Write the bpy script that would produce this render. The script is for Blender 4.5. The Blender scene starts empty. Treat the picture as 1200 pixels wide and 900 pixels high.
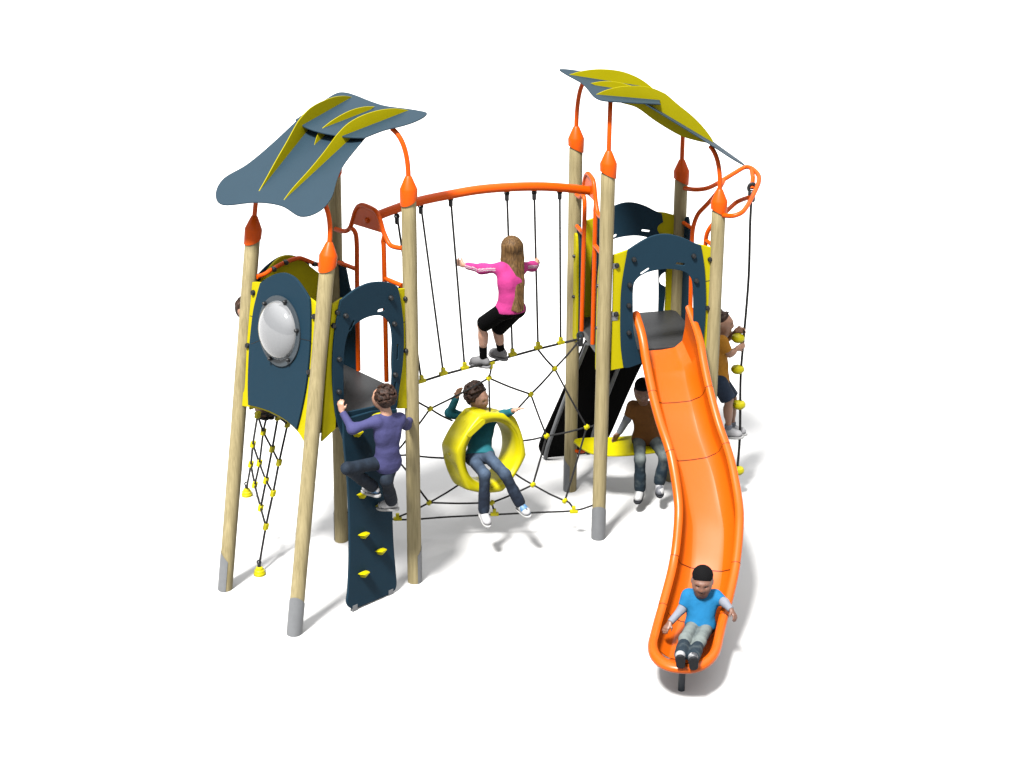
import bpy, math, random
import numpy as np
from mathutils import Vector, Matrix
R = math.radians
rng = np.random.RandomState(7)
sc = bpy.context.scene
col = sc.collection
Z = np.array([0, 0, 1.0])
def V(*a): return np.array(a, float)
def unit(v): v = np.asarray(v, float); return v / np.linalg.norm(v)

# ------------------------------------------------------------------ survey of the site
# the photograph's lens (66 mm, 23 degrees down) is used as a surveying instrument:
# sight lines are cut with the real planes of the structure to get world points.
FPX = 2200.0; TH = R(23); DIST = FPX / 140
CAM = V(0, -DIST * math.cos(TH), DIST * math.sin(TH))
FW = V(0, math.cos(TH), -math.sin(TH)); UP = V(0, math.sin(TH), math.cos(TH)); RT = V(1, 0, 0)
def ray(x, y): return FW + RT * ((x - 600) / FPX) + UP * ((450 - y) / FPX)
def proj(p):
    d = np.asarray(p, float) - CAM; z = d @ FW
    return V(600 + FPX * (d @ RT) / z, 450 - FPX * (d @ UP) / z)
def atz(x, y, z=0.0): v = ray(x, y); return CAM + v * ((z - CAM[2]) / v[2])
def atpl(x, y, p, n): v = ray(x, y); return CAM + v * (((p - CAM) @ n) / (v @ n))
def W(x, y, Y): return atpl(x, y, V(0, Y, 0), V(0, 1, 0))
def ruled(x, y, a, b, c, d):
    """point of the ruled surface top edge a-b, bottom edge c-d seen along a sight line"""
    u = .5; v = .5
    S = lambda u, v: (1 - v) * (a + (b - a) * u) + v * (c + (d - c) * u)
    t = V(x, y)
    for _ in range(25):
        f = proj(S(u, v)) - t; e = 1e-4
        J = np.array([(proj(S(u + e, v)) - t - f) / e, (proj(S(u, v + e)) - t - f) / e]).T
        s = np.linalg.solve(J, f); u -= s[0] * .8; v -= s[1] * .8
        u = min(max(u, -.6), 1.6); v = min(max(v, -.6), 1.6)
    return S(u, v)

# ------------------------------------------------------------------ materials
def nt(name):
    m = bpy.data.materials.new(name); m.use_nodes = True
    t = m.node_tree; return m, t, t.nodes['Principled BSDF']
def mat(name, c, rough=.5, spec=.5, metal=0, var=.06, scale=9, bump=0, bscale=120, coat=0, stretch=None):
    m, t, b = nt(name)
    N = t.nodes.new; L = t.links.new
    tc = N('ShaderNodeTexCoord'); nz = N('ShaderNodeTexNoise'); nz.inputs['Scale'].default_value = scale
    nz.inputs['Detail'].default_value = 5
    src = tc.outputs['Object']
    if stretch:
        mp = N('ShaderNodeMapping'); mp.inputs['Scale'].default_value = stretch; L(src, mp.inputs[0]); src = mp.outputs[0]
    L(src, nz.inputs['Vector'])
    mx = N('ShaderNodeMix'); mx.data_type = 'RGBA'
    mx.inputs['A'].default_value = (*[x * (1 - var) for x in c], 1)
    mx.inputs['B'].default_value = (*[min(1, x * (1 + var)) for x in c], 1)
    L(nz.outputs['Fac'], mx.inputs['Factor']); L(mx.outputs['Result'], b.inputs['Base Color'])
    rr = N('ShaderNodeMapRange'); rr.inputs['To Min'].default_value = max(0, rough - .06); rr.inputs['To Max'].default_value = rough + .06
    L(nz.outputs['Fac'], rr.inputs['Value']); L(rr.outputs[0], b.inputs['Roughness'])
    b.inputs['Specular IOR Level'].default_value = spec; b.inputs['Metallic'].default_value = metal
    b.inputs['Coat Weight'].default_value = coat; b.inputs['Coat Roughness'].default_value = .15
    if bump:
        n2 = N('ShaderNodeTexNoise'); n2.inputs['Scale'].default_value = bscale; L(tc.outputs['Object'], n2.inputs['Vector'])
        bp = N('ShaderNodeBump'); bp.inputs['Strength'].default_value = bump; bp.inputs['Distance'].default_value = .01
        L(n2.outputs['Fac'], bp.inputs['Height']); L(bp.outputs[0], b.inputs['Normal'])
    return m
def mat_wood():
    m, t, b = nt('robinia_wood'); N = t.nodes.new; L = t.links.new
    tc = N('ShaderNodeTexCoord'); mp = N('ShaderNodeMapping'); mp.inputs['Scale'].default_value = (9, 9, .8)
    L(tc.outputs['Object'], mp.inputs[0])
    n1 = N('ShaderNodeTexNoise'); n1.inputs['Scale'].default_value = 3.0; n1.inputs['Detail'].default_value = 8; n1.inputs['Roughness'].default_value = .65
    L(mp.outputs[0], n1.inputs['Vector'])
    mp2 = N('ShaderNodeMapping'); mp2.inputs['Scale'].default_value = (60, 60, 3); L(tc.outputs['Object'], mp2.inputs[0])
    n2 = N('ShaderNodeTexNoise'); n2.inputs['Scale'].default_value = 2.0; n2.inputs['Detail'].default_value = 4; L(mp2.outputs[0], n2.inputs['Vector'])
    ad = N('ShaderNodeMath'); ad.operation = 'MULTIPLY_ADD'; ad.inputs[1].default_value = .45; L(n2.outputs['Fac'], ad.inputs[0])
    sb = N('ShaderNodeMath'); sb.operation = 'MULTIPLY'; sb.inputs[1].default_value = .6; L(n1.outputs['Fac'], sb.inputs[0]); L(sb.outputs[0], ad.inputs[2])
    cr = N('ShaderNodeValToRGB'); e = cr.color_ramp.elements
    e[0].position = .3; e[0].color = (.070, .056, .023, 1); e[1].position = .7; e[1].color = (.152, .126, .066, 1)
    L(ad.outputs[0], cr.inputs[0]); L(cr.outputs[0], b.inputs['Base Color'])
    b.inputs['Roughness'].default_value = .7; b.inputs['Specular IOR Level'].default_value = .25
    bp = N('ShaderNodeBump'); bp.inputs['Strength'].default_value = .5; bp.inputs['Distance'].default_value = .005
    L(ad.outputs[0], bp.inputs['Height']); L(bp.outputs[0], b.inputs['Normal'])
    return m
def mat_denim(name, dark, light):
    m, t, b = nt(name); N = t.nodes.new; L = t.links.new
    at = N('ShaderNodeAttribute'); at.attribute_name = 'wear'
    tc = N('ShaderNodeTexCoord'); nz = N('ShaderNodeTexNoise'); nz.inputs['Scale'].default_value = 16; nz.inputs['Detail'].default_value = 6
    L(tc.outputs['Object'], nz.inputs['Vector'])
    ma = N('ShaderNodeMath'); ma.operation = 'MULTIPLY_ADD'; ma.inputs[1].default_value = 1.5; ma.inputs[2].default_value = -.75; L(nz.outputs['Fac'], ma.inputs[0])
    ad = N('ShaderNodeMath'); ad.use_clamp = True; L(ma.outputs[0], ad.inputs[0]); L(at.outputs['Fac'], ad.inputs[1])
    mx = N('ShaderNodeMix'); mx.data_type = 'RGBA'; mx.inputs['A'].default_value = (*dark, 1); mx.inputs['B'].default_value = (*light, 1)
    L(ad.outputs[0], mx.inputs['Factor']); L(mx.outputs['Result'], b.inputs['Base Color'])
    b.inputs['Roughness'].default_value = .85; b.inputs['Specular IOR Level'].default_value = .15
    n2 = N('ShaderNodeTexNoise'); n2.inputs['Scale'].default_value = 28; L(tc.outputs['Object'], n2.inputs['Vector'])
    bp = N('ShaderNodeBump'); bp.inputs['Strength'].default_value = .5; bp.inputs['Distance'].default_value = .012
    L(n2.outputs['Fac'], bp.inputs['Height']); L(bp.outputs[0], b.inputs['Normal'])
    return m
def mat_patch(name, a, bcol, c3, scale):
    m, t, b = nt(name); N = t.nodes.new; L = t.links.new
    tc = N('ShaderNodeTexCoord'); vz = N('ShaderNodeTexVoronoi'); vz.inputs['Scale'].default_value = scale; L(tc.outputs['Object'], vz.inputs['Vector'])
    sp = N('ShaderNodeSeparateColor'); L(vz.outputs['Color'], sp.inputs[0])
    cr = N('ShaderNodeValToRGB'); cr.color_ramp.interpolation = 'CONSTANT'; e = cr.color_ramp.elements
    e[0].color = (*a, 1); e[1].position = .55; e[1].color = (*bcol, 1); k = e.new(.8); k.color = (*c3, 1)
    L(sp.outputs[0], cr.inputs[0]); L(cr.outputs[0], b.inputs['Base Color']); b.inputs['Roughness'].default_value = .6
    return m
def mat_bubble():
    m, t, b = nt('clear_acrylic'); 
    b.inputs['Base Color'].default_value = (.11, .113, .118, 1); b.inputs['Roughness'].default_value = .08
    b.inputs['Transmission Weight'].default_value = .3; b.inputs['IOR'].default_value = 1.4
    b.inputs['Coat Weight'].default_value = .6; b.inputs['Coat Roughness'].default_value = .03
    return m
def mat_hair(name, a, c, scale=(60, 60, 5)):
    m, t, b = nt(name); N = t.nodes.new; L = t.links.new
    tc = N('ShaderNodeTexCoord'); mp = N('ShaderNodeMapping'); mp.inputs['Scale'].default_value = scale; L(tc.outputs['Object'], mp.inputs[0])
    nz = N('ShaderNodeTexNoise'); nz.inputs['Scale'].default_value = 1.6; nz.inputs['Detail'].default_value = 6; L(mp.outputs[0], nz.inputs['Vector'])
    cr = N('ShaderNodeValToRGB'); e = cr.color_ramp.elements; e[0].position = .35; e[0].color = (*a, 1); e[1].position = .68; e[1].color = (*c, 1)
    L(nz.outputs['Fac'], cr.inputs[0]); L(cr.outputs[0], b.inputs['Base Color']); b.inputs['Roughness'].default_value = .6; b.inputs['Specular IOR Level'].default_value = .12
    bp = N('ShaderNodeBump'); bp.inputs['Strength'].default_value = .6; bp.inputs['Distance'].default_value = .01
    L(nz.outputs['Fac'], bp.inputs['Height']); L(bp.outputs[0], b.inputs['Normal'])
    return m
M = dict(
    wood=mat_wood(),
    orange=mat('orange_powder_coat', (.245, .031, .0003), .38, .10, var=.04),
    blue=mat('slate_blue_board', (.0038, .0120, .0198), .6, .05, var=.06, bump=.08, bscale=220),
    roofblue_lit=mat('slate_blue_roof_board_lit', (.0066, .0150, .0225), .55, .1, var=.06, bump=.06, bscale=220),  # slate blue board made lighter: light from overhead put into the colour
    yellow=mat('yellow_board', (.17, .147, .0004), .6, .06, var=.05, bump=.08, bscale=220),
    roofyellow_shaded=mat('yellow_roof_board_shaded', (.142, .124, .0004), .6, .05, var=.06, bump=.06, bscale=220),  # yellow board made darker: shade on the ribs painted into the colour
    ygloss=mat('yellow_moulded_plastic', (.185, .164, .0005), .38, .14, var=.04, bump=.05, bscale=160),
    steel=mat('galvanised_steel', (.085, .088, .092), .45, .2, metal=.3, var=.12, scale=25),
    rope=mat('black_rope', (.004, .004, .0043), .6, .15, var=.3, scale=60, bump=.8, bscale=260),
    slide=mat('orange_moulded_slide', (.205, .034, .0006), .34, .16, var=.03, scale=5),
    deck=mat('dark_grey_deck', (.011, .0113, .0118), .42, .2, var=.15, scale=40, bump=.1, bscale=180),
    rubber=mat('black_rubber', (.0015, .0015, .0015), .8, .03, var=.3, scale=30, bump=.15),
    dark=mat('dark_fitting', (.005, .0054, .006), .4, .2, var=.2, scale=60),
    ring=mat('grey_window_ring', (.016, .0205, .0245), .35, .2, var=.08, scale=30),
    sliderim=mat('slide_joint', (.035, .005, .0006), .5, .1),
    steel2=mat('grey_painted_steel', (.018, .022, .027), .45, .2, var=.1),
    bubble=mat_bubble(),
    ground=mat('white_ground', (.25, .25, .25), 1, 0, var=.01, scale=.6),
)
def skin(name, c): 
    m = mat(name, c, .5, .35, var=.1, scale=25, bump=.05, bscale=300)
    b = m.node_tree.nodes['Principled BSDF']; b.inputs['Subsurface Weight'].default_value = .08; b.inputs['Subsurface Radius'].default_value = (.02, .008, .005)
    return m
def cloth(name, c, var=.15): return mat(name, c, .85, .12, var=var, scale=14, bump=.6, bscale=22)

# ------------------------------------------------------------------ linking
def tag(o, label=None, cat=None, group=None, kind=None):
    if label: o['label'] = label
    if cat: o['category'] = cat
    if group: o['group'] = group
    if kind: o['kind'] = kind
    return o
ROOT = {}
def empty(name, loc, label, cat, group=None):
    o = bpy.data.objects.new(name, None); col.objects.link(o); o.location = loc; o.empty_display_size = .1
    ROOT[o] = np.array(loc, float); return tag(o, label, cat, group)
def link(name, verts, faces, m, parent=None, base=None, smooth=True, wear=None):
    me = bpy.data.meshes.new(name)
    b = ROOT[parent] if parent is not None else (np.zeros(3) if base is None else np.array(base, float))
    verts = np.asarray(verts, float) - b
    me.from_pydata(verts.tolist(), [], faces if isinstance(faces, list) else faces.tolist())
    me.materials.append(m)
    if smooth is True: me.polygons.foreach_set('use_smooth', [True] * len(me.polygons))
    if wear is not None:
        a = me.attributes.new('wear', 'FLOAT', 'POINT'); a.data.foreach_set('value', np.asarray(wear, np.float32))
    me.update()
    o = bpy.data.objects.new(name, me); col.objects.link(o)
    if parent is not None: o.parent = parent
    else: o.location = b
    ROOT[o] = b
    if smooth == 'auto':
        me.polygons.foreach_set('use_smooth', [True] * len(me.polygons)); me.set_sharp_from_angle(angle=R(38))
    return o
class MB:
    def __init__(s): s.v = []; s.f = []; s.n = 0
    def add(s, v, f):
        v = np.asarray(v, float); s.v.append(v); s.f += [tuple(i + s.n for i in q) for q in f]; s.n += len(v); return s
    def build(s, name, m, parent=None, base=None, smooth='auto'): return link(name, np.vstack(s.v), s.f, m, parent, base, smooth)

# ------------------------------------------------------------------ shapes
def cr(pts, n=6, closed=True):
    """Catmull-Rom through points; a point given as a tuple ending in 'c' is kept as a corner"""
    P = [np.array([float(x) for x in p if not isinstance(x, str)]) for p in pts]; C = [any(isinstance(x, str) for x in p) for p in pts]
    k = len(P); out = []
    for i in range(k if closed else k - 1):
        p1, p2 = P[i], P[(i + 1) % k]
        p0 = P[(i - 1) % k] if (closed or i > 0) else p1; p3 = P[(i + 2) % k] if (closed or i + 2 < k) else p2
        if C[i]: p0 = p1
        if C[(i + 1) % k]: p3 = p2
        if C[i] and C[(i + 1) % k]: out.append(p1); continue
        for j in range(n):
            t = j / n; t2 = t * t; t3 = t2 * t
            out.append(.5 * ((2 * p1) + (-p0 + p2) * t + (2 * p0 - 5 * p1 + 4 * p2 - p3) * t2 + (-p0 + 3 * p1 - 3 * p2 + p3) * t3))
    if not closed: out.append(P[-1])
    return out
def tube_geo(pts, r, seg=10, cyclic=False, cap=True):
    P = [np.asarray(p, float) for p in pts]; n = len(P); rr = r if hasattr(r, '__len__') else [r] * n
    vs = []; fs = []; T = []
    for i in range(n):
        a = P[(i - 1) % n] if (cyclic or i > 0) else P[i]; b = P[(i + 1) % n] if (cyclic or i < n - 1) else P[i]
        T.append(unit(b - a))
    u = np.cross(T[0], Z); u = unit(u) if np.linalg.norm(u) > 1e-3 else V(1, 0, 0)
    for i in range(n):
        u = unit(u - T[i] * (u @ T[i])); w = np.cross(T[i], u)
        for j in range(seg): a = 2 * math.pi * j / seg; vs.append(P[i] + (u * math.cos(a) + w * math.sin(a)) * rr[i])
    for i in range(n if cyclic else n - 1):
        k = (i + 1) % n
        for j in range(seg): l = (j + 1) % seg; fs.append((i * seg + j, i * seg + l, k * seg + l, k * seg + j))
    if cap and not cyclic: fs.append(tuple(range(seg - 1, -1, -1))); fs.append(tuple((n - 1) * seg + j for j in range(seg)))
    return vs, fs
def tube(name, pts, r, m, parent=None, seg=10, n=0, cyclic=False):
    if n: pts = cr(pts, n, cyclic)
    v, f = tube_geo(pts, r, seg, cyclic); return link(name, v, f, m, parent, smooth='auto')
def lathe_geo(prof, base, ax, seg=16, ref=None):
    """prof: (radius, height) list along ax from base"""
    ax = unit(ax); u = np.cross(ax, V(0, 1, 0) if abs(ax[1]) < .9 else V(1, 0, 0)) if ref is None else ref; u = unit(u - ax * (u @ ax)); w = np.cross(ax, u)
    vs = []; fs = []; k = len(prof)
    for (r, h) in prof:
        for j in range(seg): a = 2 * math.pi * j / seg; vs.append(base + ax * h + (u * math.cos(a) + w * math.sin(a)) * max(r, 1e-4))
    for i in range(k - 1):
        for j in range(seg): l = (j + 1) % seg; fs.append((i * seg + j, i * seg + l, (i + 1) * seg + l, (i + 1) * seg + j))
    fs.append(tuple(range(seg - 1, -1, -1))); fs.append(tuple((k - 1) * seg + j for j in range(seg)))
    return vs, fs
def lathe(name, prof, base, ax, m, parent=None, seg=16):
    v, f = lathe_geo(prof, base, ax, seg); return link(name, v, f, m, parent, smooth='auto')
def fill2d(loops, th, bev):
    cu = bpy.data.curves.new('tmp', 'CURVE'); cu.dimensions = '2D'; cu.fill_mode = 'BOTH'; cu.extrude = th / 2 - bev; cu.bevel_depth = bev; cu.bevel_resolution = 1
    for lp in loops:
        s = cu.splines.new('POLY'); s.points.add(len(lp) - 1); s.use_cyclic_u = True
        for p, q in zip(s.points, lp): p.co = (q[0], q[1], 0, 1)
    o = bpy.data.objects.new('tmp', cu); col.objects.link(o)
    dg = bpy.context.evaluated_depsgraph_get(); dg.update()
    me = bpy.data.meshes.new_from_object(o.evaluated_get(dg)); 
    vs = np.array([v.co[:] for v in me.vertices]); fs = [tuple(p.vertices) for p in me.polygons]
    bpy.data.objects.remove(o); bpy.data.curves.remove(cu); bpy.data.meshes.remove(me)
    return vs, fs
class Frame:
    """a board's plane: origin, in-plane axes ex and ey, normal n pointing outwards"""
    def __init__(s, o, ex, ey, flip=1):
        s.o = np.array(o, float); s.ex = unit(ex); s.n = unit(np.cross(s.ex, ey)) ; s.ey = np.cross(s.n, s.ex) if abs(np.dot(s.ex, unit(ey))) > 1e-6 else unit(ey)
        s.out = s.n * flip
    def px(s, x, y, off=0.0): p = atpl(x, y, s.o + s.out * off, s.n) - s.o; return V(p @ s.ex, p @ s.ey)
    def w(s, u, v, off=0.0): return s.o + s.ex * u + s.ey * v + s.out * off
    def wpx(s, x, y, off=0.0): return s.w(*s.px(x, y, off), off)
def plate(name, fr, loops, th, m, parent, off=0.0, bev=.003, bend=None):
    vs, fs = fill2d(loops, th, bev)
    w = fr.o + np.outer(vs[:, 0], fr.ex) + np.outer(vs[:, 1], fr.ey) + np.outer(vs[:, 2] + off * (1 if np.dot(fr.out, fr.n) > 0 else -1), fr.n)
    return link(name, w, fs, m, parent, smooth=False)
def pxl(fr, pts, off=0.0, n=5): 
    return cr([tuple(fr.px(p[0], p[1], off)) + (('c',) if len(p) > 2 else ()) for p in pts], n)
def bolt(name, p, ax, parent, r=.017, m=None):
    return lathe(name, [(r, -.012), (r, .006), (r * .8, .014), (r * .35, .018)], p, ax, m or M['dark'], parent, 10)
def rounded_rect(cx, cy, w, h, ang=0, n=5):
    r = h / 2; pts = []
    for s, a0 in ((1, -90), (-1, 90)):
        for i in range(n + 1): a = R(a0 + 180 * i / n); pts.append((s * (w / 2 - r) + r * math.cos(a), r * math.sin(a)))
    c, s_ = math.cos(ang), math.sin(ang)
    return [V(cx + x * c - y * s_, cy + x * s_ + y * c) for x, y in pts]
def boxgeo(c, ax, ay, az, h):
    vs = [c + ax * (sx * h[0]) + ay * (sy * h[1]) + az * (sz * h[2]) for sx in (-1, 1) for sy in (-1, 1) for sz in (-1, 1)]
    return vs, [(0, 1, 3, 2), (4, 6, 7, 5), (0, 4, 5, 1), (2, 3, 7, 6), (0, 2, 6, 4), (1, 5, 7, 3)]

# ------------------------------------------------------------------ ground
def grid_plane(name, x0, x1, y0, y1, z, m):
    o = link(name, [(x0, y0, z), (x1, y0, z), (x1, y1, z), (x0, y1, z)], [(0, 1, 2, 3)], m, smooth=False); return o
tag(grid_plane('ground', -300, 300, -300, 500, 0, M['ground']), kind='structure')

# ------------------------------------------------------------------ posts and plan
A0, A1 = V(-1.388, -4.066, 0), V(-1.11, -3.809, 2.38)
B0, B1 = V(-1.909, -3.49, 0), V(-1.634, -3.224, 2.355)
C0, C1 = V(-.653, -3.385, 0), V(-.636, -3.38, 2.664)
D0, D1 = V(-1.194, -2.797, 0), V(-1.15, -2.793, 2.65)
E0, E1 = V(.605, -2.759, 0), V(.622, -2.759, 2.646)
F0, F1 = V(.429, -2.001, 0), V(.438, -2.001, 2.602)
G0, G1 = V(1.365, -2.583, 0), V(1.368, -2.585, 2.336)
H0, H1 = V(1.183, -1.826, 0), V(1.183, -1.826, 2.318)
U1 = ((C1 + D1) - (A1 + B1)) * V(1, 1, 0); U1 = unit(U1); V1 = np.cross(Z, U1); O1 = (A1 + B1 + C1 + D1) / 4 * V(1, 1, 0)
U2 = unit((E0 + F0) - (G0 + H0)); V2 = np.cross(Z, U2); O2 = (E0 + F0 + G0 + H0) / 4
fAB = Frame(B0, A0 - B0, A1 - A0); fAC = Frame(A0, C0 - A0, Z); fBD = Frame(D0, B0 - D0, Z); fCD = Frame(C0, D0 - C0, Z)
fEG = Frame(E0, G0 - E0, Z); fEF = Frame(F0, E0 - F0, Z); fFH = Frame(H0, F0 - H0, Z); fGH = Frame(G0, H0 - G0, Z)
PR = .047; DECK = 1.365
LOW = lambda u: 3.007 + .646 * u
UPP = lambda u: 3.072 + .17 * u + .05 * u * u

def post(root, p0, p1, O, U, Vd, out, label=None):
    ax = unit(p1 - p0); L = np.linalg.norm(p1 - p0)
    prof = [(PR, 0.0)] + [(PR * (1 + .012 * math.sin(9 * t + p0[0] * 7) + .008 * math.sin(23 * t)), t * L) for t in np.linspace(.02, 1, 22)] + [(PR * .9, L + .01)]
    po = lathe('post', prof, p0, ax, M['wood'], root, 20)
    # cap with a slanted lower rim, cone and strut
    v, f = lathe_geo([(.054, -.004), (.056, .07), (.051, .082), (.022, .15), (.016, .157)], p1, ax, 22)
    v = np.array(v); v[:22] += np.outer((v[:22] - p1) @ U * .5, ax)
    c = link('cap', v, f, M['orange'], po, smooth='auto')
    tip = p1 + ax * .15; u = (p1 - O) @ U; w = (p1 - O) @ Vd
    ue, we = u * .9, w * .72
    zt = (3.072 + .185 * ue if ue > .1 else LOW(ue)) - .024
    end = O + U * ue + Vd * we + Z * zt
    hgt = zt - tip[2]; p1_ = tip + ax * hgt * .8
    bz = [tip * (1 - t) ** 2 + p1_ * 2 * t * (1 - t) + end * t * t for t in np.linspace(0, 1, 14)]
    tube('roof_strut', [tip - ax * .01] + bz, .0155, M['orange'], po, 10)
    # half-shell ground sleeve
    oo = unit(out - ax * (out @ ax)); ww = np.cross(ax, oo); vs = []; fs = []; n = 15; hs = .265
    for i in range(n):
        a = R(-95 + 190 * i / (n - 1)); d = oo * math.cos(a) + ww * math.sin(a)
        h = hs - .05 * (1 - math.cos(a))
        for r in (PR + .0005, PR + .004):
            vs += [p0 + d * r + ax * -.005, p0 + d * r + ax * h]
    for i in range(n - 1):
        a, b = i * 4, i * 4 + 4
        fs += [(a, a + 1, b + 1, b), (a + 2, b + 2, b + 3, a + 3), (a + 1, a + 3, b + 3, b + 1)]
    fs += [(0, 2, 3, 1), ((n - 1) * 4, (n - 1) * 4 + 1, (n - 1) * 4 + 3, (n - 1) * 4 + 2)]
    link('steel_sleeve', vs, fs, M['steel'], po, smooth='auto')
    return po

LOWER = [(-.555, .338), (-.516, .478), (-.415, .537), (-.284, .459), (-.11, .421), (.13, .40, 'c'), (.13, -.25, 'c'), (-.074, -.28), (-.184, -.338), (-.297, -.425), (-.392, -.43), (-.455, -.33), (-.438, -.113), (-.473, .106)]
UPPER = [(.02, .35, 'c'), (.013, .3), (-.02, .2), (-.022, .038), (.016, -.17), (.068, -.288, 'c'), (.203, -.305), (.3, -.352), (.38, -.375), (.463, -.37), (.515, -.335), (.51, -.25), (.492, -.158), (.455, .004), (.458, .166), (.47, .3), (.47, .42), (.43, .47), (.3, .44), (.2, .41)]
FIN_A = dict(tip=(331.7, 235.8), low=(406.7, 163.3), high=(456.7, 138.3), arc=[(338, 227), (345, 218.3), (361.7, 200), (378.3, 180), (390, 164.2), (396.7, 155.8), (406.7, 145.8), (420, 137.5), (435, 131.7), (450, 128.3), (465, 127.5), (480, 129.5)])
FIN_B = dict(tip=(368.3, 170.5), low=(380, 159), high=(420, 134.5), arc=[(373.3, 155.8), (383.3, 145.8), (396.7, 136.7), (411.7, 129.2), (426.7, 125.3), (438.3, 125)])
FIN_C = dict(tip=(302.5, 225.8), low=(354.2, 151.7), high=(393.3, 125), arc=[(312, 209), (323.3, 188.3), (336.7, 165), (346.7, 146.7), (351.7, 139.2), (361.7, 128.3), (373.3, 120.8), (390, 114.2), (403.3, 112.5), (412.5, 113.8)])
def fin_shape(fd):
    """outline of one leaf rib in tower coordinates (u, v, z), measured on the left roof"""
    nl = unit(V(-.646 * U1[0], -.646 * U1[1], 1)); nu = unit(V(-.185 * U1[0], -.185 * U1[1], 1))
    a = atpl(*fd['tip'], O1 + Z * 3.007, nl); b = atpl(*fd['high'], O1 + Z * 3.072, nu)
    h = (b - a) * V(1, 1, 0); n = unit(np.cross(h, Z)); hu = unit(h)
    arc = [a] + [atpl(*p, a, n) for p in fd['arc']]
    tz = [((p - O1) @ U1, (p - O1) @ V1, p[2]) for p in arc]
    return tz
FINS = [fin_shape(f) for f in (FIN_A, FIN_B, FIN_C)]
def roof(root, O, U, Vd, m, blunt=0.0):
    r_ = None
    def sheet(name, pts, zf, parent):
        pts2 = cr(pts, 6); vs, fs = fill2d([pts2], .008, .002)
        # subdivide-free sheet mapped on its slope
        w = [O + U * p[0] + Vd * p[1] * m + Z * (zf(p[0]) + p[2]) for p in vs]
        return link(name, w, fs, M['roofblue_lit'], parent, smooth=False)
    r_ = sheet('roof', LOWER, LOW, root)
    sheet('upper_sheet', UPPER, lambda u: 3.072 + .185 * u, r_)
    for tz in FINS:
        a, b = tz[0], tz[-1]; A_ = O + U * a[0] + Vd * a[1] * m; B_ = O + U * b[0] + Vd * b[1] * m
        fr = Frame(A_, B_ - A_, Z); L = np.linalg.norm(B_ - A_); short = (b[0] - a[0]) < .6
        xs = [(p[0] - a[0]) / (b[0] - a[0]) * L for p in tz]
        top = []
        for x, p in zip(xs, tz):
            t = x / L; top.append((x, p[2] + (0 if short else blunt * min(1, (t / .05) ** .5) * max(0, min(1, (.5 - t) / .3)))))
        if blunt and not short: top.insert(1, (L * .015, tz[0][2] + blunt * .62 + .008))
        sh = lambda u: min(LOW(u), 3.072 + .185 * u)
        und = []
        for t, d_ in (((.93, .0), (.8, .035), (.66, .06), (.5, .08), (.3, .08), (.15, .05), (.05, .02)) if not short else ((.8, .015), (.5, .035), (.2, .035))):
            u_ = a[0] + (b[0] - a[0]) * t; und.append((t * L, sh(u_) - d_))
        out = [tuple(top[0]) + ('c',)] + top[1:-1] + [tuple(top[-1]) + ('c',)] + und
        plate('fin', fr, [cr(out, 5)], .006, M['roofyellow_shaded'], r_, bev=.0012)
    return r_

# ------------------------------------------------------------------ left tower
T1 = empty('play_tower', (A0 + B0 + C0 + D0) / 4, 'play tower on leaning posts with a slate blue roof, bubble window and climbing wall', 'play tower', 'play towers')
T2 = empty('play_tower', (E0 + F0 + G0 + H0) / 4, 'play tower on upright posts with a yellow topped roof above the orange slide', 'play tower', 'play towers')
for p0, p1, out in ((A0, A1, -U1 - V1 * .8), (B0, B1, -U1 * .8 + V1 * .6), (C0, C1, U1 * .9 - V1 * .1), (D0, D1, U1 + V1)): post(T1, p0, p1, O1, U1, V1, out)
for p0, p1, out in ((E0, E1, U2 * .3 + V2), (F0, F1, U2 - V2 * .5), (G0, G1, -U2 + V2), (H0, H1, -U2 - V2)): post(T2, p0, p1, O2, U2, V2, out)
roof(T1, O1, U1, V1, 1); roof(T2, O2, U2, V2, 1, .038)

def deck(root, corners):
    c = sum(corners) / 4; pts = [p + unit(c - p) * .03 for p in corners]
    fr = Frame(V(c[0], c[1], DECK - .03), V(1, 0, 0), V(0, 1, 0))
    o = plate('deck', fr, [[V((p - c)[0], (p - c)[1]) for p in pts]], .06, M['deck'], root, bev=.006)
    return o
at = lambda p0, p1, z: p0 + (p1 - p0) * (z / p1[2])
deck(T1, [at(A0, A1, DECK), at(C0, C1, DECK), at(D0, D1, DECK), at(B0, B1, DECK)])
deck(T2, [E0 + (F0 - E0) * .09, G0 + (H0 - G0) * .09, H0, F0])

# window side A-B
yel = [(297, 331, 'c'), (303, 331), (332, 335), (364, 350), (372, 358, 'c'), (371, 400), (366, 450), (360, 490), (357, 516, 'c'), (349, 504), (335, 492), (310, 480), (284, 475, 'c'), (284, 460), (288, 455), (291, 400)]
yAB = plate('window_panel', fAB, [pxl(fAB, yel)], .018, M['yellow'], T1)
blu = [(306, 332, 'c'), (318, 324), (332, 320), (345, 325), (355, 337), (363, 350, 'c'), (364, 370), (363, 410), (359, 450), (353, 482), (348, 502, 'c'), (335, 491), (320, 482.5), (305, 477), (292, 474, 'c'), (291.5, 450), (293, 410), (297, 370), (301, 350)]
bAB = plate('shield_board', fAB, [pxl(fAB, blu, .018)], .016, M['blue'], yAB, off=.018)
wc = fAB.px(327.5, 387, .03); 
def ell(c, rx, ry, n=40): return [V(c[0] + rx * math.cos(2 * math.pi * i / n), c[1] + ry * math.sin(2 * math.pi * i / n)) for i in range(n)]
RW = .214
plate('window_ring', fAB, [ell(wc + V(0, -.005), RW, RW * 1.03), ell(wc, RW * .84, RW * .87)], .012, M['ring'], yAB, off=.032)
dm = []; df = []; NS, NR = 40, 9
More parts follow.
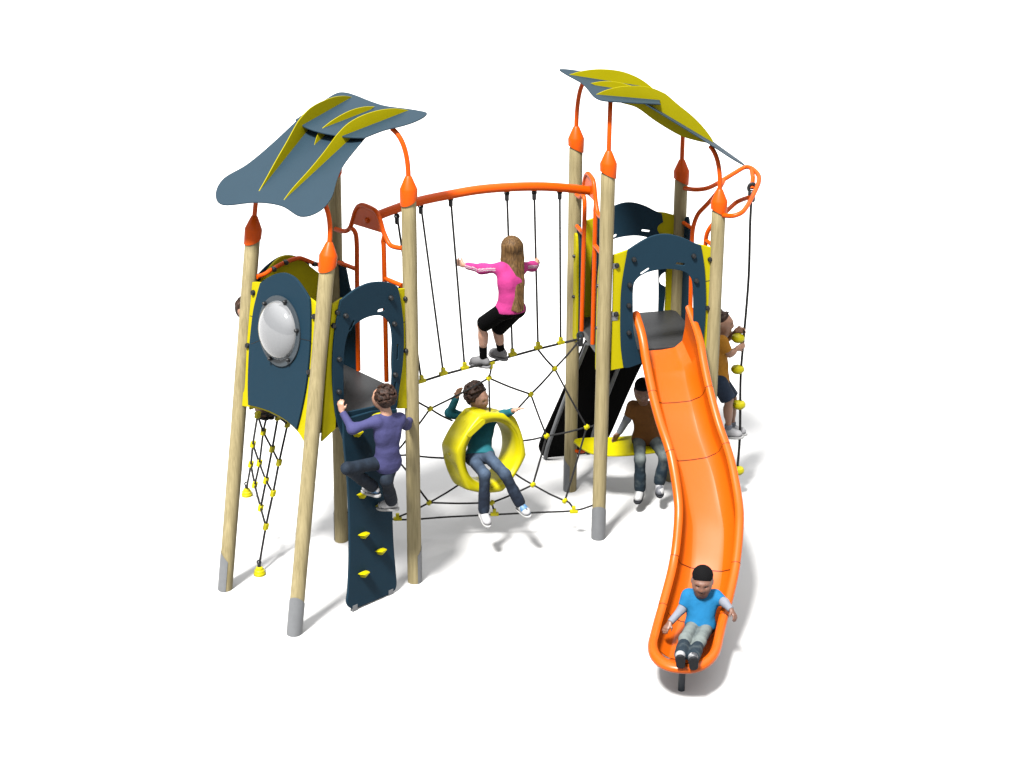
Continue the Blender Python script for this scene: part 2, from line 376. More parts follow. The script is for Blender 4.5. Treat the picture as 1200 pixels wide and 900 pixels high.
for i in range(NR):
    t = i / (NR - 1) * math.pi / 2; r = math.cos(t)
    for j in range(NS): a = 2 * math.pi * j / NS; dm.append(fAB.w(wc[0] + RW * .85 * r * math.cos(a), wc[1] + RW * .88 * r * math.sin(a), .03 + .10 * math.sin(t)))
for i in range(NR - 1):
    for j in range(NS): k = (j + 1) % NS; df.append((i * NS + j, i * NS + k, (i + 1) * NS + k, (i + 1) * NS + j))
link('bubble_window', dm, df, M['bubble'], yAB)
for a in (15, 75, 140, 255, 312): 
    bolt('bolt', fAB.w(wc[0] + RW * .94 * math.cos(R(a)), wc[1] + RW * .96 * math.sin(R(a)), .045), fAB.n, yAB, .013)
for x, y in ((297, 343), (290.5, 405), (368.5, 371), (362.5, 436)): bolt('bolt', fAB.wpx(x, y, .012), fAB.n, yAB, .018)
# fine grooves where the boards are jointed
def groove(fr, a, b, off, parent): 
    p, q = fr.wpx(*a, off), fr.wpx(*b, off); tube('groove', [p, q], .0022, M['dark'], parent, 6)
groove(fAB, (294.5, 403), (306.5, 398), .0263, yAB); groove(fAB, (352.5, 397), (364, 399.5), .0263, yAB); groove(fAB, (293, 370), (298.5, 372), .0093, yAB)

# climbing side A-C
yel = [(389, 357, 'c'), (400, 350, 'c'), (418, 345), (440, 343), (464, 339, 'c'), (478, 338, 'c'), (480, 400), (479.5, 478, 'c'), (466, 478, 'c'), (467, 440), (466, 400), (457, 368), (440, 360), (415, 372), (402, 400), (397, 440), (393, 480), (392, 502, 'c'), (377, 516, 'c'), (382, 440)]
yAC = plate('entry_panel', fAC, [pxl(fAC, yel)], .018, M['yellow'], T1)
blu = [(399, 352, 'c'), (408, 345), (418, 338), (432, 332), (447, 330.5), (458, 332.5), (465, 336, 'c'), (469, 355), (472, 385), (471.5, 420), (467, 455), (463, 482), (461, 500), (452, 512), (435, 520), (418, 528), (406, 523), (400, 508), (394, 488), (390.5, 455), (390, 420), (393, 385)]
opn = [(402, 484, 'c'), (401.5, 450), (402, 415), (407, 390), (416, 379), (430, 371), (445, 369), (455, 376), (459, 388), (460, 410), (459.5, 440), (458, 470, 'c'), (436, 477, 'c')]
slots = [rounded_rect(*fAC.px(446, 363.5, .018), .062, .026, -.1), rounded_rect(*fAC.px(411.5, 381, .018), .075, .022, .95), rounded_rect(*fAC.px(465, 412, .018), .11, .02, 1.5), rounded_rect(*fAC.px(462, 455, .018), .10, .02, 1.45)]
bAC = plate('arch_board', fAC, [pxl(fAC, blu, .018), pxl(fAC, opn, .018)] + slots, .016, M['blue'], yAC, off=.018)
for x, y in ((405, 370), (397.5, 421), (397, 459), (458, 349), (462, 379.5), (463, 439)): bolt('bolt', fAC.wpx(x, y, .03), fAC.n, yAC, .017)
for x, y in ((475, 350), (475.5, 411), (390.5, 381.5), (395, 366)): bolt('bolt', fAC.wpx(x, y, .012), fAC.n, yAC, .017)
groove(fAC, (470.5, 379), (477, 376), .0093, yAC)

# the arch design of the right tower, reused on its back and on the left tower's back
yelE = [(719, 299, 'c'), (736, 293, 'c'), (750, 291), (785, 285), (821, 287, 'c'), (838, 291.5, 'c'), (835, 360), (830, 424, 'c'), (820, 426), (822, 370), (818, 330), (800, 305), (770, 303), (742, 325), (735, 360), (734, 400), (731, 430, 'c'), (716, 433, 'c'), (718, 360)]
bluE = [(736, 293, 'c'), (748, 285), (760, 278.5), (772, 275), (785, 275), (800, 279), (812, 284.5), (821, 288, 'c'), (825, 315), (826.5, 350), (825, 385), (821, 424, 'c'), (790, 430), (760, 429), (737, 430), (731, 430, 'c'), (728, 405), (727.5, 370), (729, 335)]
opnE = [(746, 426, 'c'), (741.5, 390), (741, 360), (741.5, 336), (746, 326), (757, 319), (771, 315.5), (786, 314.5), (800, 317), (808, 322.5), (812, 333), (813, 365), (813, 390), (812, 419, 'c')]
slE = [rounded_rect(*fEG.px(755.5, 317.5, .018), .075, .022, .55), rounded_rect(*fEG.px(797, 309, .018), .07, .022, -.2)]
lyE, lbE, loE = pxl(fEG, yelE), pxl(fEG, bluE, .018), pxl(fEG, opnE, .018)
WE = np.linalg.norm(G0 - E0)
yEG = plate('slide_panel', fEG, [lyE], .018, M['yellow'], T2)
notch = [(736, 293, 'c'), (748, 285), (760, 278.5), (772, 275), (785, 275), (800, 279), (812, 284.5), (821, 288, 'c'), (825, 315), (826.5, 350), (825, 385), (821, 424, 'c'), (811, 426, 'c'), (812, 400), (813, 365), (812, 333), (808, 322.5), (800, 317), (786, 314.5), (771, 315.5), (757, 319), (746, 326), (741.5, 336), (741, 360), (742, 390), (751, 425, 'c'), (737, 430), (731, 430, 'c'), (728, 405), (727.5, 370), (729, 335)]
plate('arch_board', fEG, [pxl(fEG, notch, .018)] + slE, .016, M['blue'], yEG, off=.018)
for x, y in ((743, 304), (738, 334), (737, 358), (737, 390), (813, 300), (816, 329)): bolt('bolt', fEG.wpx(x, y, .03), fEG.n, yEG, .017)
for x, y in ((723, 311), (722, 368), (832, 304), (829, 361)): bolt('bolt', fEG.wpx(x, y, .012), fEG.n, yEG, .017)
for a, b in (((726, 369), (721, 370)), ((826, 330), (834, 328))): groove(fEG, a, b, .0093, yEG)
for (x, y) in ((718.5, 311), (718.5, 368), (718, 372)):
    g, f = boxgeo(fEG.wpx(x + 1.5, y, 0), fEG.ex, fEG.ey, fEG.n, (.022, .018, .012)); link('bracket', g, f, M['steel'], yEG, smooth=False)

def mirror(loop, w): return [V(w - p[0], p[1]) for p in loop][::-1]
def scale(loop, k, dz=0): return [V(p[0] * k, p[1] + dz) for p in loop]
# back of the right tower: yellow board with the dark arch on the inside
kF = np.linalg.norm(F0 - H0) / WE; dz = -.02
jig = mirror(scale([V((p[0] - .39) * .94 + .39, p[1]) for p in lbE], kF * .985, dz), WE * kF)
def lobe(z0, z1, amp):
    global jig
    out = []
    for p in jig:
        if p[0] < .2 and z0 < p[1] < z1:
            t = (p[1] - z0) / (z1 - z0); p = V(p[0] + amp * math.sin(math.pi * t) ** .5, p[1])
        out.append(p)
    jig = out
jig = [p + (jig[(i + 1) % len(jig)] - p) * t for i, p in enumerate(jig) for t in (0, .2, .4, .6, .8)]
lobe(1.93, 2.03, .05); lobe(1.55, 1.66, .05); lobe(1.72, 1.8, -.03)
yFH = plate('ramp_panel', fFH, [mirror(scale(lyE, kF, dz), WE * kF)], .018, M['yellow'], T2)
plate('arch_board', fFH, [jig, mirror(scale(loE, kF, dz), WE * kF)] + [mirror(scale(s, kF, dz), WE * kF) for s in slE], .016, M['blue'], yFH, off=-.018)
# back of the left tower: blue arch outside, yellow board with a grab rail inside
kB = np.linalg.norm(B0 - D0) / WE
wB = WE * kB
bBD = plate('net_panel', fBD, [scale([V(p[0] * .7 + .02, max(p[1], 1.2)) for p in lbE], kB, -.03), scale([V(p[0] * .62 + .055, max(p[1], 1.26)) for p in loE], kB, -.03), rounded_rect(.42 * wB, 1.93, .08, .028)], .016, M['blue'], T1, off=.02)
yo = [(-.0, 1.05, 'c'), (.03, 1.6), (.03, 1.93, 'c'), (.16, 2.03), (.33, 2.15), (.48, 2.19), (.62, 2.13), (.76, 2.0), (.80, 1.9, 'c'), (.83, 1.5), (.87, 1.05, 'c')]
yi = [(.18, 1.05, 'c'), (.2, 1.45), (.19, 1.62), (.23, 1.7), (.2, 1.78), (.25, 1.9), (.42, 1.99), (.58, 1.96), (.68, 1.85), (.7, 1.5), (.70, 1.05, 'c')]
yo = [(p[0] * wB * .82, max(p[1], 1.22)) + tuple(p[2:]) for p in yo]; yi = [(p[0] * wB * .82, max(p[1], 1.22)) + tuple(p[2:]) for p in yi]
plate('rail_board', fBD, [cr(yo[:11] + yi[::-1], 5)], .018, M['yellow'], bBD, off=0)
rail = [fBD.wpx(x, y, -.05) for x, y in ((301, 324.5), (310, 321.5), (319, 315.5), (333, 308), (349, 302.5), (358, 304.5), (369, 309), (379, 312), (388, 318))]
tube('grab_rail', rail, .0145, M['orange'], bBD, 10, 4)
for x, y in ((321, 315.5), (335, 307.5), (368.5, 309.5)): bolt('bolt', fBD.wpx(x, y, -.06), -fBD.n, bBD, .017)

# narrow boards beside the bridge entries and the rope exit
def half_board(fr, w, root, side, oo=0.0, name='side_board'):
    ol = [(.05, 1.25, 'c'), (.05, 2.06, 'c'), (.10, 2.08), (.13, 2.03), (.16, 1.92), (.205, 1.84), (.20, 1.7), (.215, 1.5), (.20, 1.3), (.19, 1.25, 'c')]
    yl = [(.04, 1.23, 'c'), (.04, 2.0, 'c'), (.09, 2.0), (.12, 1.8), (.13, 1.3), (.12, 1.23, 'c')]
    l1, l2 = cr(ol, 4), cr(yl, 4)
    if side: l1, l2 = mirror(l1, w), mirror(l2, w)
    b = plate(name, fr, [l2], .018, M['yellow'], root, off=oo)
    plate('inner_board', fr, [l1], .016, M['blue'], b, off=oo - .018)
    for z in (1.55, 1.85): bolt('bolt', fr.w(.08 if not side else w - .08, z, oo + .01), fr.n, b, .013)
wCD = np.linalg.norm(D0 - C0); wEF = np.linalg.norm(E0 - F0); wGH = np.linalg.norm(H0 - G0)
for fr, w, root in ((fCD, wCD, T1), (fEF, wEF, T2), (fGH, wGH, T2)):
    oo = 0.0 if fr is fEF else .045
    half_board(fr, w, root, 0, oo); half_board(fr, w, root, 1, oo)

# bridge gates: bent frame, cover plate, two hand rails, brackets
gate_px = [(393, 268.5), (404, 271), (410, 267), (413.5, 257), (416.5, 247), (420.5, 241.5), (426, 240.5), (436, 244.5), (441.5, 248.8), (445.5, 258), (449.5, 272), (456, 285.5), (462, 289.3), (472, 291)]
gate = [fCD.px(*p) for p in gate_px]
gpl = [fCD.px(*p) for p in ((414, 262), (417, 248), (421, 242.5), (426, 241.5), (436, 245.5), (441, 250), (448, 272.5))]
r1 = [fCD.px(*p) for p in ((410.5, 267), (415.5, 271), (418, 284), (418.5, 330), (420, 434))]
r2 = [fCD.px(*p) for p in ((451, 275), (449, 284), (450, 300), (453, 447))]
def gatework(fr, root, f):
    g = tube('gate_frame', [fr.w(*f(p), 0) for p in gate], .0155, M['orange'], root, 10, 5)
    plate('cover_plate', fr, [[f(p) for p in cr([tuple(gpl[0]) + ('c',)] + [tuple(p) for p in gpl[1:-1]] + [tuple(gpl[-1]) + ('c',)], 4)]], .008, M['orange'], g, off=0)
    for r in (r1, r2): tube('hand_rail', [fr.w(*f(p), 0) for i, p in enumerate(r)], .0155, M['orange'], g, 10, 5)
    for a, b in (((397, 307.5), (418, 315.5)), ((451.5, 326.5), (471, 334.5))): tube('rail_bracket', [fr.w(*f(fCD.px(*a)), 0), fr.w(*f(fCD.px(*b)), 0)], .015, M['orange'], g, 10)
    c = f(fCD.px(430.5, 258)); bolt('bolt', fr.w(*c, -.004), -fr.n, g, .02, M['orange'])
    return fr.w(*c, 0)
bar1 = gatework(fCD, T1, lambda p: V(p[0], p[1]))
dzE = fEF.px(692, 222)[1] - fCD.px(430.5, 258)[1]
bar2 = gatework(fEF, T2, lambda p: V(wEF - (p[0] - .0) * wEF / wCD, p[1] + dzE))

# climbing wall on A-C
w1, w2 = atz(412, 712, .03), atz(461, 690, .03); t1, t2 = fAC.wpx(402, 500, .03), fAC.wpx(460, 478, .03)
fW = Frame(w1, w2 - w1, (t1 + t2 - w1 - w2))
wall = [(402, 492, 'c'), (403, 520), (407, 560), (409, 600), (409.5, 650), (408, 690), (406.5, 705), (411, 712), (420, 710), (440, 702), (457, 694), (463, 687), (462.5, 670), (460, 640), (458.5, 600), (459, 555), (462, 520), (464, 480, 'c'), (436, 482, 'c')]
cw = plate('climbing_wall', fW, [pxl(fW, wall)], .02, M['blue'], T1, bev=.004)
wedges = [(417, 507, .03), (423, 579, .03), (445, 592, .028), (424.5, 626, .03), (444.5, 645, .03), (424.5, 671.5, .03), (441, 486, .03), (452, 548, .028), (447, 529, .028)]
def hold(p):
    mb = MB(); n = 9; ex, ey, nn = fW.ex, fW.ey, fW.n; vs = []
    for k, (sx, h, d) in enumerate(((1, 0, 0), (.95, 0, .028), (.6, -.004, .05))):
        for j in range(n):
            a = math.pi * 2 * j / n; x = math.cos(a) * .034 * sx; y = (-abs(math.sin(a)) ** 1.6 * .036 * sx if math.sin(a) < 0 else math.sin(a) * .007) * (1.0 if k < 2 else .5) + .004
            vs.append(p + ex * x * (1.15 if y > 0 else .8) + ey * (y + d * .18) + nn * d)
    fs = [(r * n + j, r * n + (j + 1) % n, (r + 1) * n + (j + 1) % n, (r + 1) * n + j) for r in range(2) for j in range(n)] + [tuple(2 * n + j for j in range(n))]
    return mb.add(vs, fs).build('hold', M['ygloss'], cw, smooth='auto')
for x, y, s in wedges: hold(fW.wpx(x, y, .01))
tube('foot_rail', [fW.wpx(417, 712, -.02), fW.wpx(459, 694, -.02)], .011, M['steel'], cw, 8)
for x, y in ((415, 713), (457, 695)):
    g, f = boxgeo(fW.wpx(x, y, 0) , fW.ex, fW.ey, fW.n, (.02, .03, .012)); link('foot', g, f, M['steel'], cw, smooth=False)

# ramp behind the right tower, hung from its back edge
ra, rb = at(F0, F1, 1.34) + (H0 - F0) * .12, at(F0, F1, 1.34) + (H0 - F0) * .83
ga = atz(634, 533, .03); dirn = ga - ra
fR = Frame(ra, rb - ra, -dirn)
rp = [(687, 398, 'c'), (672, 431), (645, 492), (633, 518), (633, 528), (640, 534.5), (662, 537), (690, 533), (706, 522), (716, 505), (740, 450), (773, 382, 'c')]
rm = plate('ramp', fR, [pxl(fR, rp)], .02, M['rubber'], T2, bev=.004)
for q in (((688, 403), (662, 468), (642, 523), (639, 540)), ((735, 405), (718, 447), (697, 503), (693, 522))):
    tube('support_tube', [fR.wpx(x, y, .05 if i < 3 else .02) for i, (x, y) in enumerate(q)], .016, M['steel'], rm, 8, 3)

# bench under the right tower
BZ = .42
bl = [(673, 518, 'c'), (677, 515), (700, 513.5), (723, 513), (772, 508), (800, 503), (812, 499, 'c'), (812, 512), (800, 521), (780, 528), (745, 532.5), (720, 534), (697, 532), (683, 526)]
fB_ = Frame(V(0, 0, BZ), V(1, 0, 0), V(0, 1, 0))
bench = tag(None, None) if False else None
pts = pxl(fB_, bl); vs, fs = fill2d([pts], .016, .004)
BE = empty('bench', V(.8, -2.1, 0), 'curved yellow board bench under the right tower behind the orange slide', 'bench')
link('seat', [V(p[0], p[1], BZ + p[2]) for p in vs], fs, M['ygloss'], BE, smooth=False)
for a, b in ((at(F0, F1, .33) + V(.03, -.02, 0), V(.56, -2.12, BZ - .02)), (at(H0, H1, .33) + V(-.03, -.02, 0), V(1.15, -2.02, BZ - .02))):
    tube('bracket', [a, a * .5 + b * .5 + V(0, 0, -.02), b], .014, M['orange'], BE, 8, 4)
for x, y in ((689, 532), (760, 529)): bolt('bolt', atz(x, y - 2, BZ - .03), -Z, BE, .018)

# ------------------------------------------------------------------ slide
SL_L = [(744.5, 367), (754.7, 398), (759, 427), (766, 464), (775, 502), (785, 531), (791, 560), (795, 594), (794, 615), (789.5, 646), (785.6, 669), (776.7, 700), (769.5, 725), (767, 748), (773, 771)]
SL_R = [(808, 363), (817, 392), (822.6, 421), (831, 458), (841, 490), (853, 525), (860, 554), (866, 588), (867, 615), (866, 646), (861, 677), (853, 713), (848, 733), (839, 759), (828, 782)]
st = []
for i, (l, r) in enumerate(zip(SL_L, SL_R)):
    c = ((l[0] + r[0]) / 2, (l[1] + r[1]) / 2)
    if not st: st.append(atz(*c, 1.63)); continue
    lo, hi, pv = 0.0, st[-1][2], st[-1]; s_ = .76 if i < 11 else (.5 if i < 13 else .16)
    for _ in range(40):
        m = (lo + hi) / 2; P = atz(*c, m)
        if pv[2] - m > s_ * (pv[1] - P[1]): lo = m
        else: hi = m
    st.append(P)
path = np.array(cr([tuple(p) for p in st[:-1]], 10, False))
for _ in range(8): path[1:-1] = path[1:-1] * .5 + (path[:-2] + path[2:]) * .25
seglen = np.r_[0, np.cumsum(np.linalg.norm(np.diff(path, axis=0), axis=1))]; LEN = seglen[-1]
def pathat(s):
    s = min(max(s, 0), LEN); p = V(*[np.interp(s, seglen, path[:, k]) for k in range(3)])
    a, b = max(s - .04, 0), min(s + .04, LEN)
    t = unit(V(*[np.interp(b, seglen, path[:, k]) - np.interp(a, seglen, path[:, k]) for k in range(3)]))
    lat = unit(np.cross(t, Z)); k_ = min(s / (.22 * LEN), 1); k_ = k_ * k_ * (3 - 2 * k_); return p, t, lat, unit(Z * (1 - k_) + unit(np.cross(lat, t)) * k_)
def depth_at(s): return float(np.interp(s / LEN, [0, .05, .12, .28, .85, 1], [.275, .245, .195, .15, .15, .13]))
HW = .192; LR = .03
def slide_profile(s, narrow=0):
    """closed section: inner trough, rolled lips, outer skin"""
    d = depth_at(s); pts = []
    b = HW - .125
    inner = [(-HW + .022, -.01)] + [(-b - .1 * math.sin(a), -d + .085 - .085 * math.cos(a)) for a in np.linspace(math.pi / 2 * .93, 0, 9)]
    inner += [(0, -d - .004)]
    inner += [(-x, y) for x, y in inner[:-1][::-1]]
    lipR = [(HW + LR * math.cos(a), LR * math.sin(a) - .002) for a in np.linspace(math.pi * .85, -math.pi * .62, 12)]
    outer = [(HW - .012, -.05), (b + .085, -d + .045), (b, -d - .02), (0, -d - .024)]
    outer += [(-x, y) for x, y in outer[:-1][::-1]]
    lipL = [(-x, y) for x, y in lipR[::-1]]
    return inner + lipR + outer + lipL
SLD = empty('slide', V(1.2, -3.7, 0), 'long orange moulded slide curving down from the right tower', 'slide')
cuts = [0, .245 * LEN, .42 * LEN, .735 * LEN, .885 * LEN, LEN]
def sweep(name, s0, s1, grow=0.0, n=None, parent=None):
    n = n or max(6, int((s1 - s0) / .035)); vs = []; fs = []; k = None
    for i in range(n + 1):
        s = s0 + (s1 - s0) * i / n; p, t, lat, up = pathat(s); pr = slide_profile(s); k = len(pr)
        for x, y in pr:
            vs.append(p + lat * (x + grow * (1 if x > 0 else -1 if x < 0 else 0)) + up * (y - (grow if False else 0)))
    for i in range(n):
        for j in range(k): l = (j + 1) % k; fs.append((i * k + j, (i + 1) * k + j, (i + 1) * k + l, i * k + l))
    return link(name, vs, fs, M['slide'], parent, smooth='auto')
secs = []
for i in range(5):
    o = sweep('slide_section', cuts[i] + .0015, cuts[i + 1] - .0015, .0 if i % 2 == 0 else .0015, parent=SLD); secs.append(o)
    # joint line: a dark gasket between neighbouring sections, just below the surface
for c in cuts[1:5]:
    p, t, lat, up = pathat(c); vs = []; fs = []; pr = slide_profile(c); k = len(pr)
    for s in (-.0035, .0035):
        q, *_ = pathat(c + s)
        for x, y in pr: vs.append(q + lat * (x * 1.004) + up * (y + (.0012 if abs(x) < HW - .02 else 0)))
    for j in range(k): l = (j + 1) % k; fs.append((j, k + j, k + l, l))
    link('joint', vs, fs, M['sliderim'], SLD, smooth='auto')
# rounded end lip: the lip tube of both sides joined in a bow, floor and outer skin closed under it
pe, te, le, ue = pathat(LEN); nb = 22; rows = []
LX = .28
for i in range(nb + 1):
    a = math.pi * i / nb; cx, cy = math.cos(a) * abs(math.cos(a)) ** -.12 if abs(math.cos(a)) > 1e-3 else 0, math.sin(a) ** .92 if math.sin(a) > 1e-6 else 0
    rows.append((cx, cy))
hv = []; hf = []
d = depth_at(LEN); tl = unit(te * V(1, 1, .4))
sec = [(1.0 + LR / HW * math.cos(a), LR * math.sin(a)) for a in np.linspace(-math.pi * .62, math.pi * .85, 12)]
prof = [(0, -d - .026), (.5, -d - .024), (.74, -d + .03), (.94, -.05)] + sec + [(.885, -.02), (.8, -d + .045), (.70, -d + .012), (.56, -d - .002), (.3, -d - .004), (0, -d - .004)]
for i, (cx, cy) in enumerate(rows):
    for (f, y) in prof: hv.append(pe + le * (cx * HW * f) + tl * (cy * LX * f) + ue * (y * (1 - .35 * cy * (y < -.04)) + .01 * cy))
k = len(prof)
for i in range(nb):
    for j in range(k - 1): hf.append((i * k + j, i * k + j + 1, (i + 1) * k + j + 1, (i + 1) * k + j))
link('end_lip', hv, hf, M['slide'], SLD, smooth='auto')
pf = pe + tl * .1
tube('support_post', [V(pf[0], pf[1], 0), V(pf[0], pf[1], pf[2] - d * .55)],   .021, M['steel2'], SLD, 14)

# ------------------------------------------------------------------ rope bridge
BR = empty('rope_bridge', V(-.2, -2.73, 0), 'arched orange bar with black ropes hanging to one foot rope between the towers', 'rope bridge')
mA = bar1; mB = bar2
bd = unit((mB - mA) * V(1, 1, 0)); bn = unit(np.cross(bd, Z))
barpts = []
for x, y in ((432, 257), (460, 246), (490, 236), (528, 228), (560, 222.5), (594, 219.5), (630, 218.5), (660, 220), (691, 223.5)):
    barpts.append(atpl(x, y, mA, unit(np.cross(mB - mA, Z))))
tube('arched_bar', barpts, .03, M['orange'], BR, 16, 6)
ring_pt = fEF.wpx(680, 397, .03); left_pt = fCD.wpx(462, 456, .03)
bl_ = at(D0, D1, .22) + V(.04, 0, 0); br_ = at(E0, E1, .255) + V(-.04, 0, 0)
net = lambda x, y: ruled(x, y, left_pt, ring_pt, bl_, br_)
tops = [(465, 251), (493, 239), (528, 230.5), (594, 224), (626, 223), (656, 222.5)]
bots = [(494, 446.5), (519.5, 437.5), (544.5, 431), (600.5, 415), (630.5, 407), (657, 401.5)]
foot = [left_pt] + [net(*p) for p in ((494, 447), (519.5, 439), (547, 431.5), (575, 424), (603, 416.5), (630.5, 409), (657, 402.5))] + [ring_pt]
fr_ = tube('foot_rope', foot, .0085, M['rope'], BR, 8, 3)
def clamp(parent, p, ax, up=Z, s=1.0, stub=True):
    mb = MB(); ax = unit(ax); side = unit(np.cross(ax, up)); u2 = np.cross(side, ax)
    mb.add(*boxgeo(p, ax, side, u2, (.029 * s, .014 * s, .0115 * s)))
    if stub: mb.add(*boxgeo(p + u2 * .022 * s, ax, side, u2, (.0125 * s, .012 * s, .019 * s)))
    o = mb.build('clamp', M['ygloss'], parent, smooth=False); b = o.modifiers.new('bevel', 'BEVEL'); b.width = .004; b.segments = 2; return o
def shackle(parent, p, s=1.0):
    v, f = tube_geo([p + V(.013 * math.cos(a), 0, .016 + .016 * math.sin(a)) * s for a in np.linspace(0, 2 * math.pi, 13)[:-1]], .006 * s, 6, True); mb = MB(); mb.add(v, f)
    v, f = lathe_geo([(.012 * s, -.035 * s), (.014 * s, -.03 * s), (.014 * s, .0), (.009 * s, .006 * s)], p, Z, 8); mb.add(v, f); return mb.build('shackle', M['dark'], parent)
for t_, b_ in zip(tops, bots):
    a = atpl(*t_, mA, unit(np.cross(mB - mA, Z))); b = net(*b_)
    ro = tube('hanging_rope', [a, a * .6 + b * .4 + V(0, .004, 0), b], .0072, M['rope'], BR, 8, 4)
    shackle(ro, a - Z * .03, 1.0)
    clamp(ro, b, ring_pt - left_pt, Z)
clamp(fr_, net(575, 425.5), ring_pt - left_pt, -Z)
shackle(fr_, ring_pt, 1.5)

# ------------------------------------------------------------------ rope web
WEB = empty('rope_web', V(-.2, -2.75, 0), 'black rope web with small yellow knots holding the yellow ring between the towers', 'rope web')
P_ = dict(T0=(576, 430), N1=(573, 443), N2=(504, 479), N3=(622, 462), N4=(650, 432), N5=(687.5, 500.5), N6=(640.5, 511), N7=(624.5, 568), N8=(662, 587), N9=(576.5, 589), N10=(503, 589),
          Ta=(466, 606), Tb=(579.5, 600.5), Tc=(672.5, 597.5), Td=(630, 409), R0=(679, 399), La=(480, 464), Lb=(478, 513), Lc=(478, 533), X=(462, 532),
          h1=(530, 493), h2=(574, 482), h3=(594, 491), h4=(608, 517), h5=(598, 551), h6=(545, 563), h7=(529, 537), E5=(699, 497), M1=(476, 551))
web = {k: net(*v) for k, v in P_.items()}
edges = ['T0 N1', 'N1 h2', 'N1 N2', 'N1 N3', 'N2 h1', 'N2 La', 'N2 Lb', 'N3 N4', 'N3 h3', 'N3 N6', 'N4 Td', 'N4 R0', 'N4 N5', 'N5 N6', 'N5 E5', 'N5 N8', 'N6 h4', 'N6 N7', 'N7 h5', 'N7 N9', 'N7 N8', 'N8 Tc',
         'N9 Tb', 'N9 N10', 'N10 h6', 'N10 Ta', 'N10 M1', 'M1 X', 'h7 Lc', 'Lc X', 'Lb X']
for e_ in edges:
    a, b = (web[k] for k in e_.split()); sag = .006 if e_ != 'N8 Tc' else -.02
    tube('rope', [a, (a + b) / 2 - Z * sag, b], .0068, M['rope'], WEB, 8, 3)
btm = tube('ground_rope', [bl_] + [net(*p) for p in ((466, 609), (520, 606), (579.5, 603), (630, 600.5), (672.5, 598.5))] + [br_], .0068, M['rope'], WEB, 8, 3)
for k in 'N1 N2 N3 N4 N5 N6 N7 N8 N9 N10'.split():
    mb = MB(); p = web[k]
    for ax in (unit(ring_pt - left_pt), unit(ring_pt - left_pt) * .6 + Z * .8):
        v, f = lathe_geo([(.008, -.02), (.014, -.016), (.014, .016), (.008, .02)], p, ax, 10); mb.add(v, f)
    mb.build('knot', M['ygloss'], WEB)
for k in ('Ta', 'Tb', 'Tc'): clamp(btm, web[k] - Z * .012, br_ - bl_, Z)

# ------------------------------------------------------------------ yellow ring seat hung in the web
RC = net(567, 527); ra_ = unit(V(.55, -.83, .10)); rx = unit(np.cross(Z, ra_)); ry = np.cross(ra_, rx)
vs = []; fs = []; n = 96
def hexr(a, k, Rr):      # rounded polygon radius
    m = (a + math.pi / 6 * 0) % (math.pi / 3) - math.pi / 6
    return Rr * ((1 - k) + k * (math.cos(math.pi / 6) / math.cos(m)) * 1.06)
prof_n = 30; TW = .115
for i in range(n):
    a = 2 * math.pi * i / n; ro = hexr(a + .28, .6, .284); rin = .203
    flat = max(0, math.cos(6 * (a + .28)))       # pads on the six sides
    for j in range(prof_n):
        b = 2 * math.pi * j / prof_n; c_, s_ = math.cos(b), math.sin(b)
        e_ = .38
        x = math.copysign(abs(c_) ** e_, c_); y = math.copysign(abs(s_) ** e_, s_)
        rm_ = (ro + rin) / 2; rw = (ro - rin) / 2
        rr = rm_ + x * rw; hh = y * TW * (1.0 if x < 0 else .93)
        if x > .6: rr -= .013 * max(0, -math.cos(6 * (a + .28))) * (abs(y) < .62)     # recesses in the rim
        if x < -.5: rr += .010 * abs(y) ** 4
        vs.append(RC + (rx * math.cos(a) + ry * math.sin(a) * 1.06) * rr + ra_ * hh)
for i in range(n):
    for j in range(prof_n): k = (i + 1) % n; l = (j + 1) % prof_n; fs.append((i * prof_n + j, k * prof_n + j, k * prof_n + l, i * prof_n + l))
TY = empty('ring_seat', V(RC[0], RC[1], 0), 'chunky yellow moulded ring seat hung in the middle of the rope web', 'ring seat')
link('ring', vs, fs, M['ygloss'], TY, smooth=True)
# raised nameplate blank on the front face
pl = []
for i in range(17):
    a = R(98 + 42 * i / 16); pl.append((a, .262))
for a, r_ in ((R(119), .248),):
    c0 = RC + (rx * math.cos(a) + ry * math.sin(a)) * r_ + ra_ * (TW - .004)
    tx = unit(-rx * math.sin(a) + ry * math.cos(a)); ty = np.cross(ra_, tx); frp = Frame(c0, -tx, -ty) if np.dot(np.cross(-tx, -ty), ra_) > 0 else Frame(c0, -tx, ty)
    plate('raised_pad', frp, [rounded_rect(0, 0, .16, .036)], .012, M['ygloss'], TY, off=.002, bev=.004)
for ang in (118, 90, 52, 2, -38, -118, 172):
    a = R(ang); p = RC + (rx * math.cos(a) + ry * math.sin(a)) * .27; bolt('rope_socket', p, unit(p - RC), TY, .016, M['ygloss'])

# ------------------------------------------------------------------ climbing net on the left
nT1, nT4 = fBD.wpx(302, 486, .06), fBD.wpx(337, 497, .06); nG1, nG2 = atz(289, 572, .06), atz(303.8, 664, .06)
nn_ = lambda x, y: ruled(x, y, nT1, nT4, nG1, nG2)
CN = empty('climbing_net', V(-1.75, -2.9, 0), 'slanting black rope climbing net with yellow clamps hung under the bubble window tower', 'climbing net')
lines = [[(302, 486), (296.4, 520.6), (294, 544), (289, 572)], [(313, 487), (308.6, 506), (304, 542.6), (298.6, 568)], [(325.7, 488.6), (319, 526), (311.8, 563), (305.5, 595)], [(337, 497), (327, 542), (320, 578), (311.6, 617), (303.8, 662)],
         [(302, 486), (308.6, 506), (319, 526), (327, 542)], [(296.4, 520.6), (304, 542.6), (311.8, 563), (320, 578)], [(294, 544), (298.6, 568), (305.5, 595), (311.6, 617)], [(302, 486), (314, 485), (325.7, 488.6), (337, 497)]]
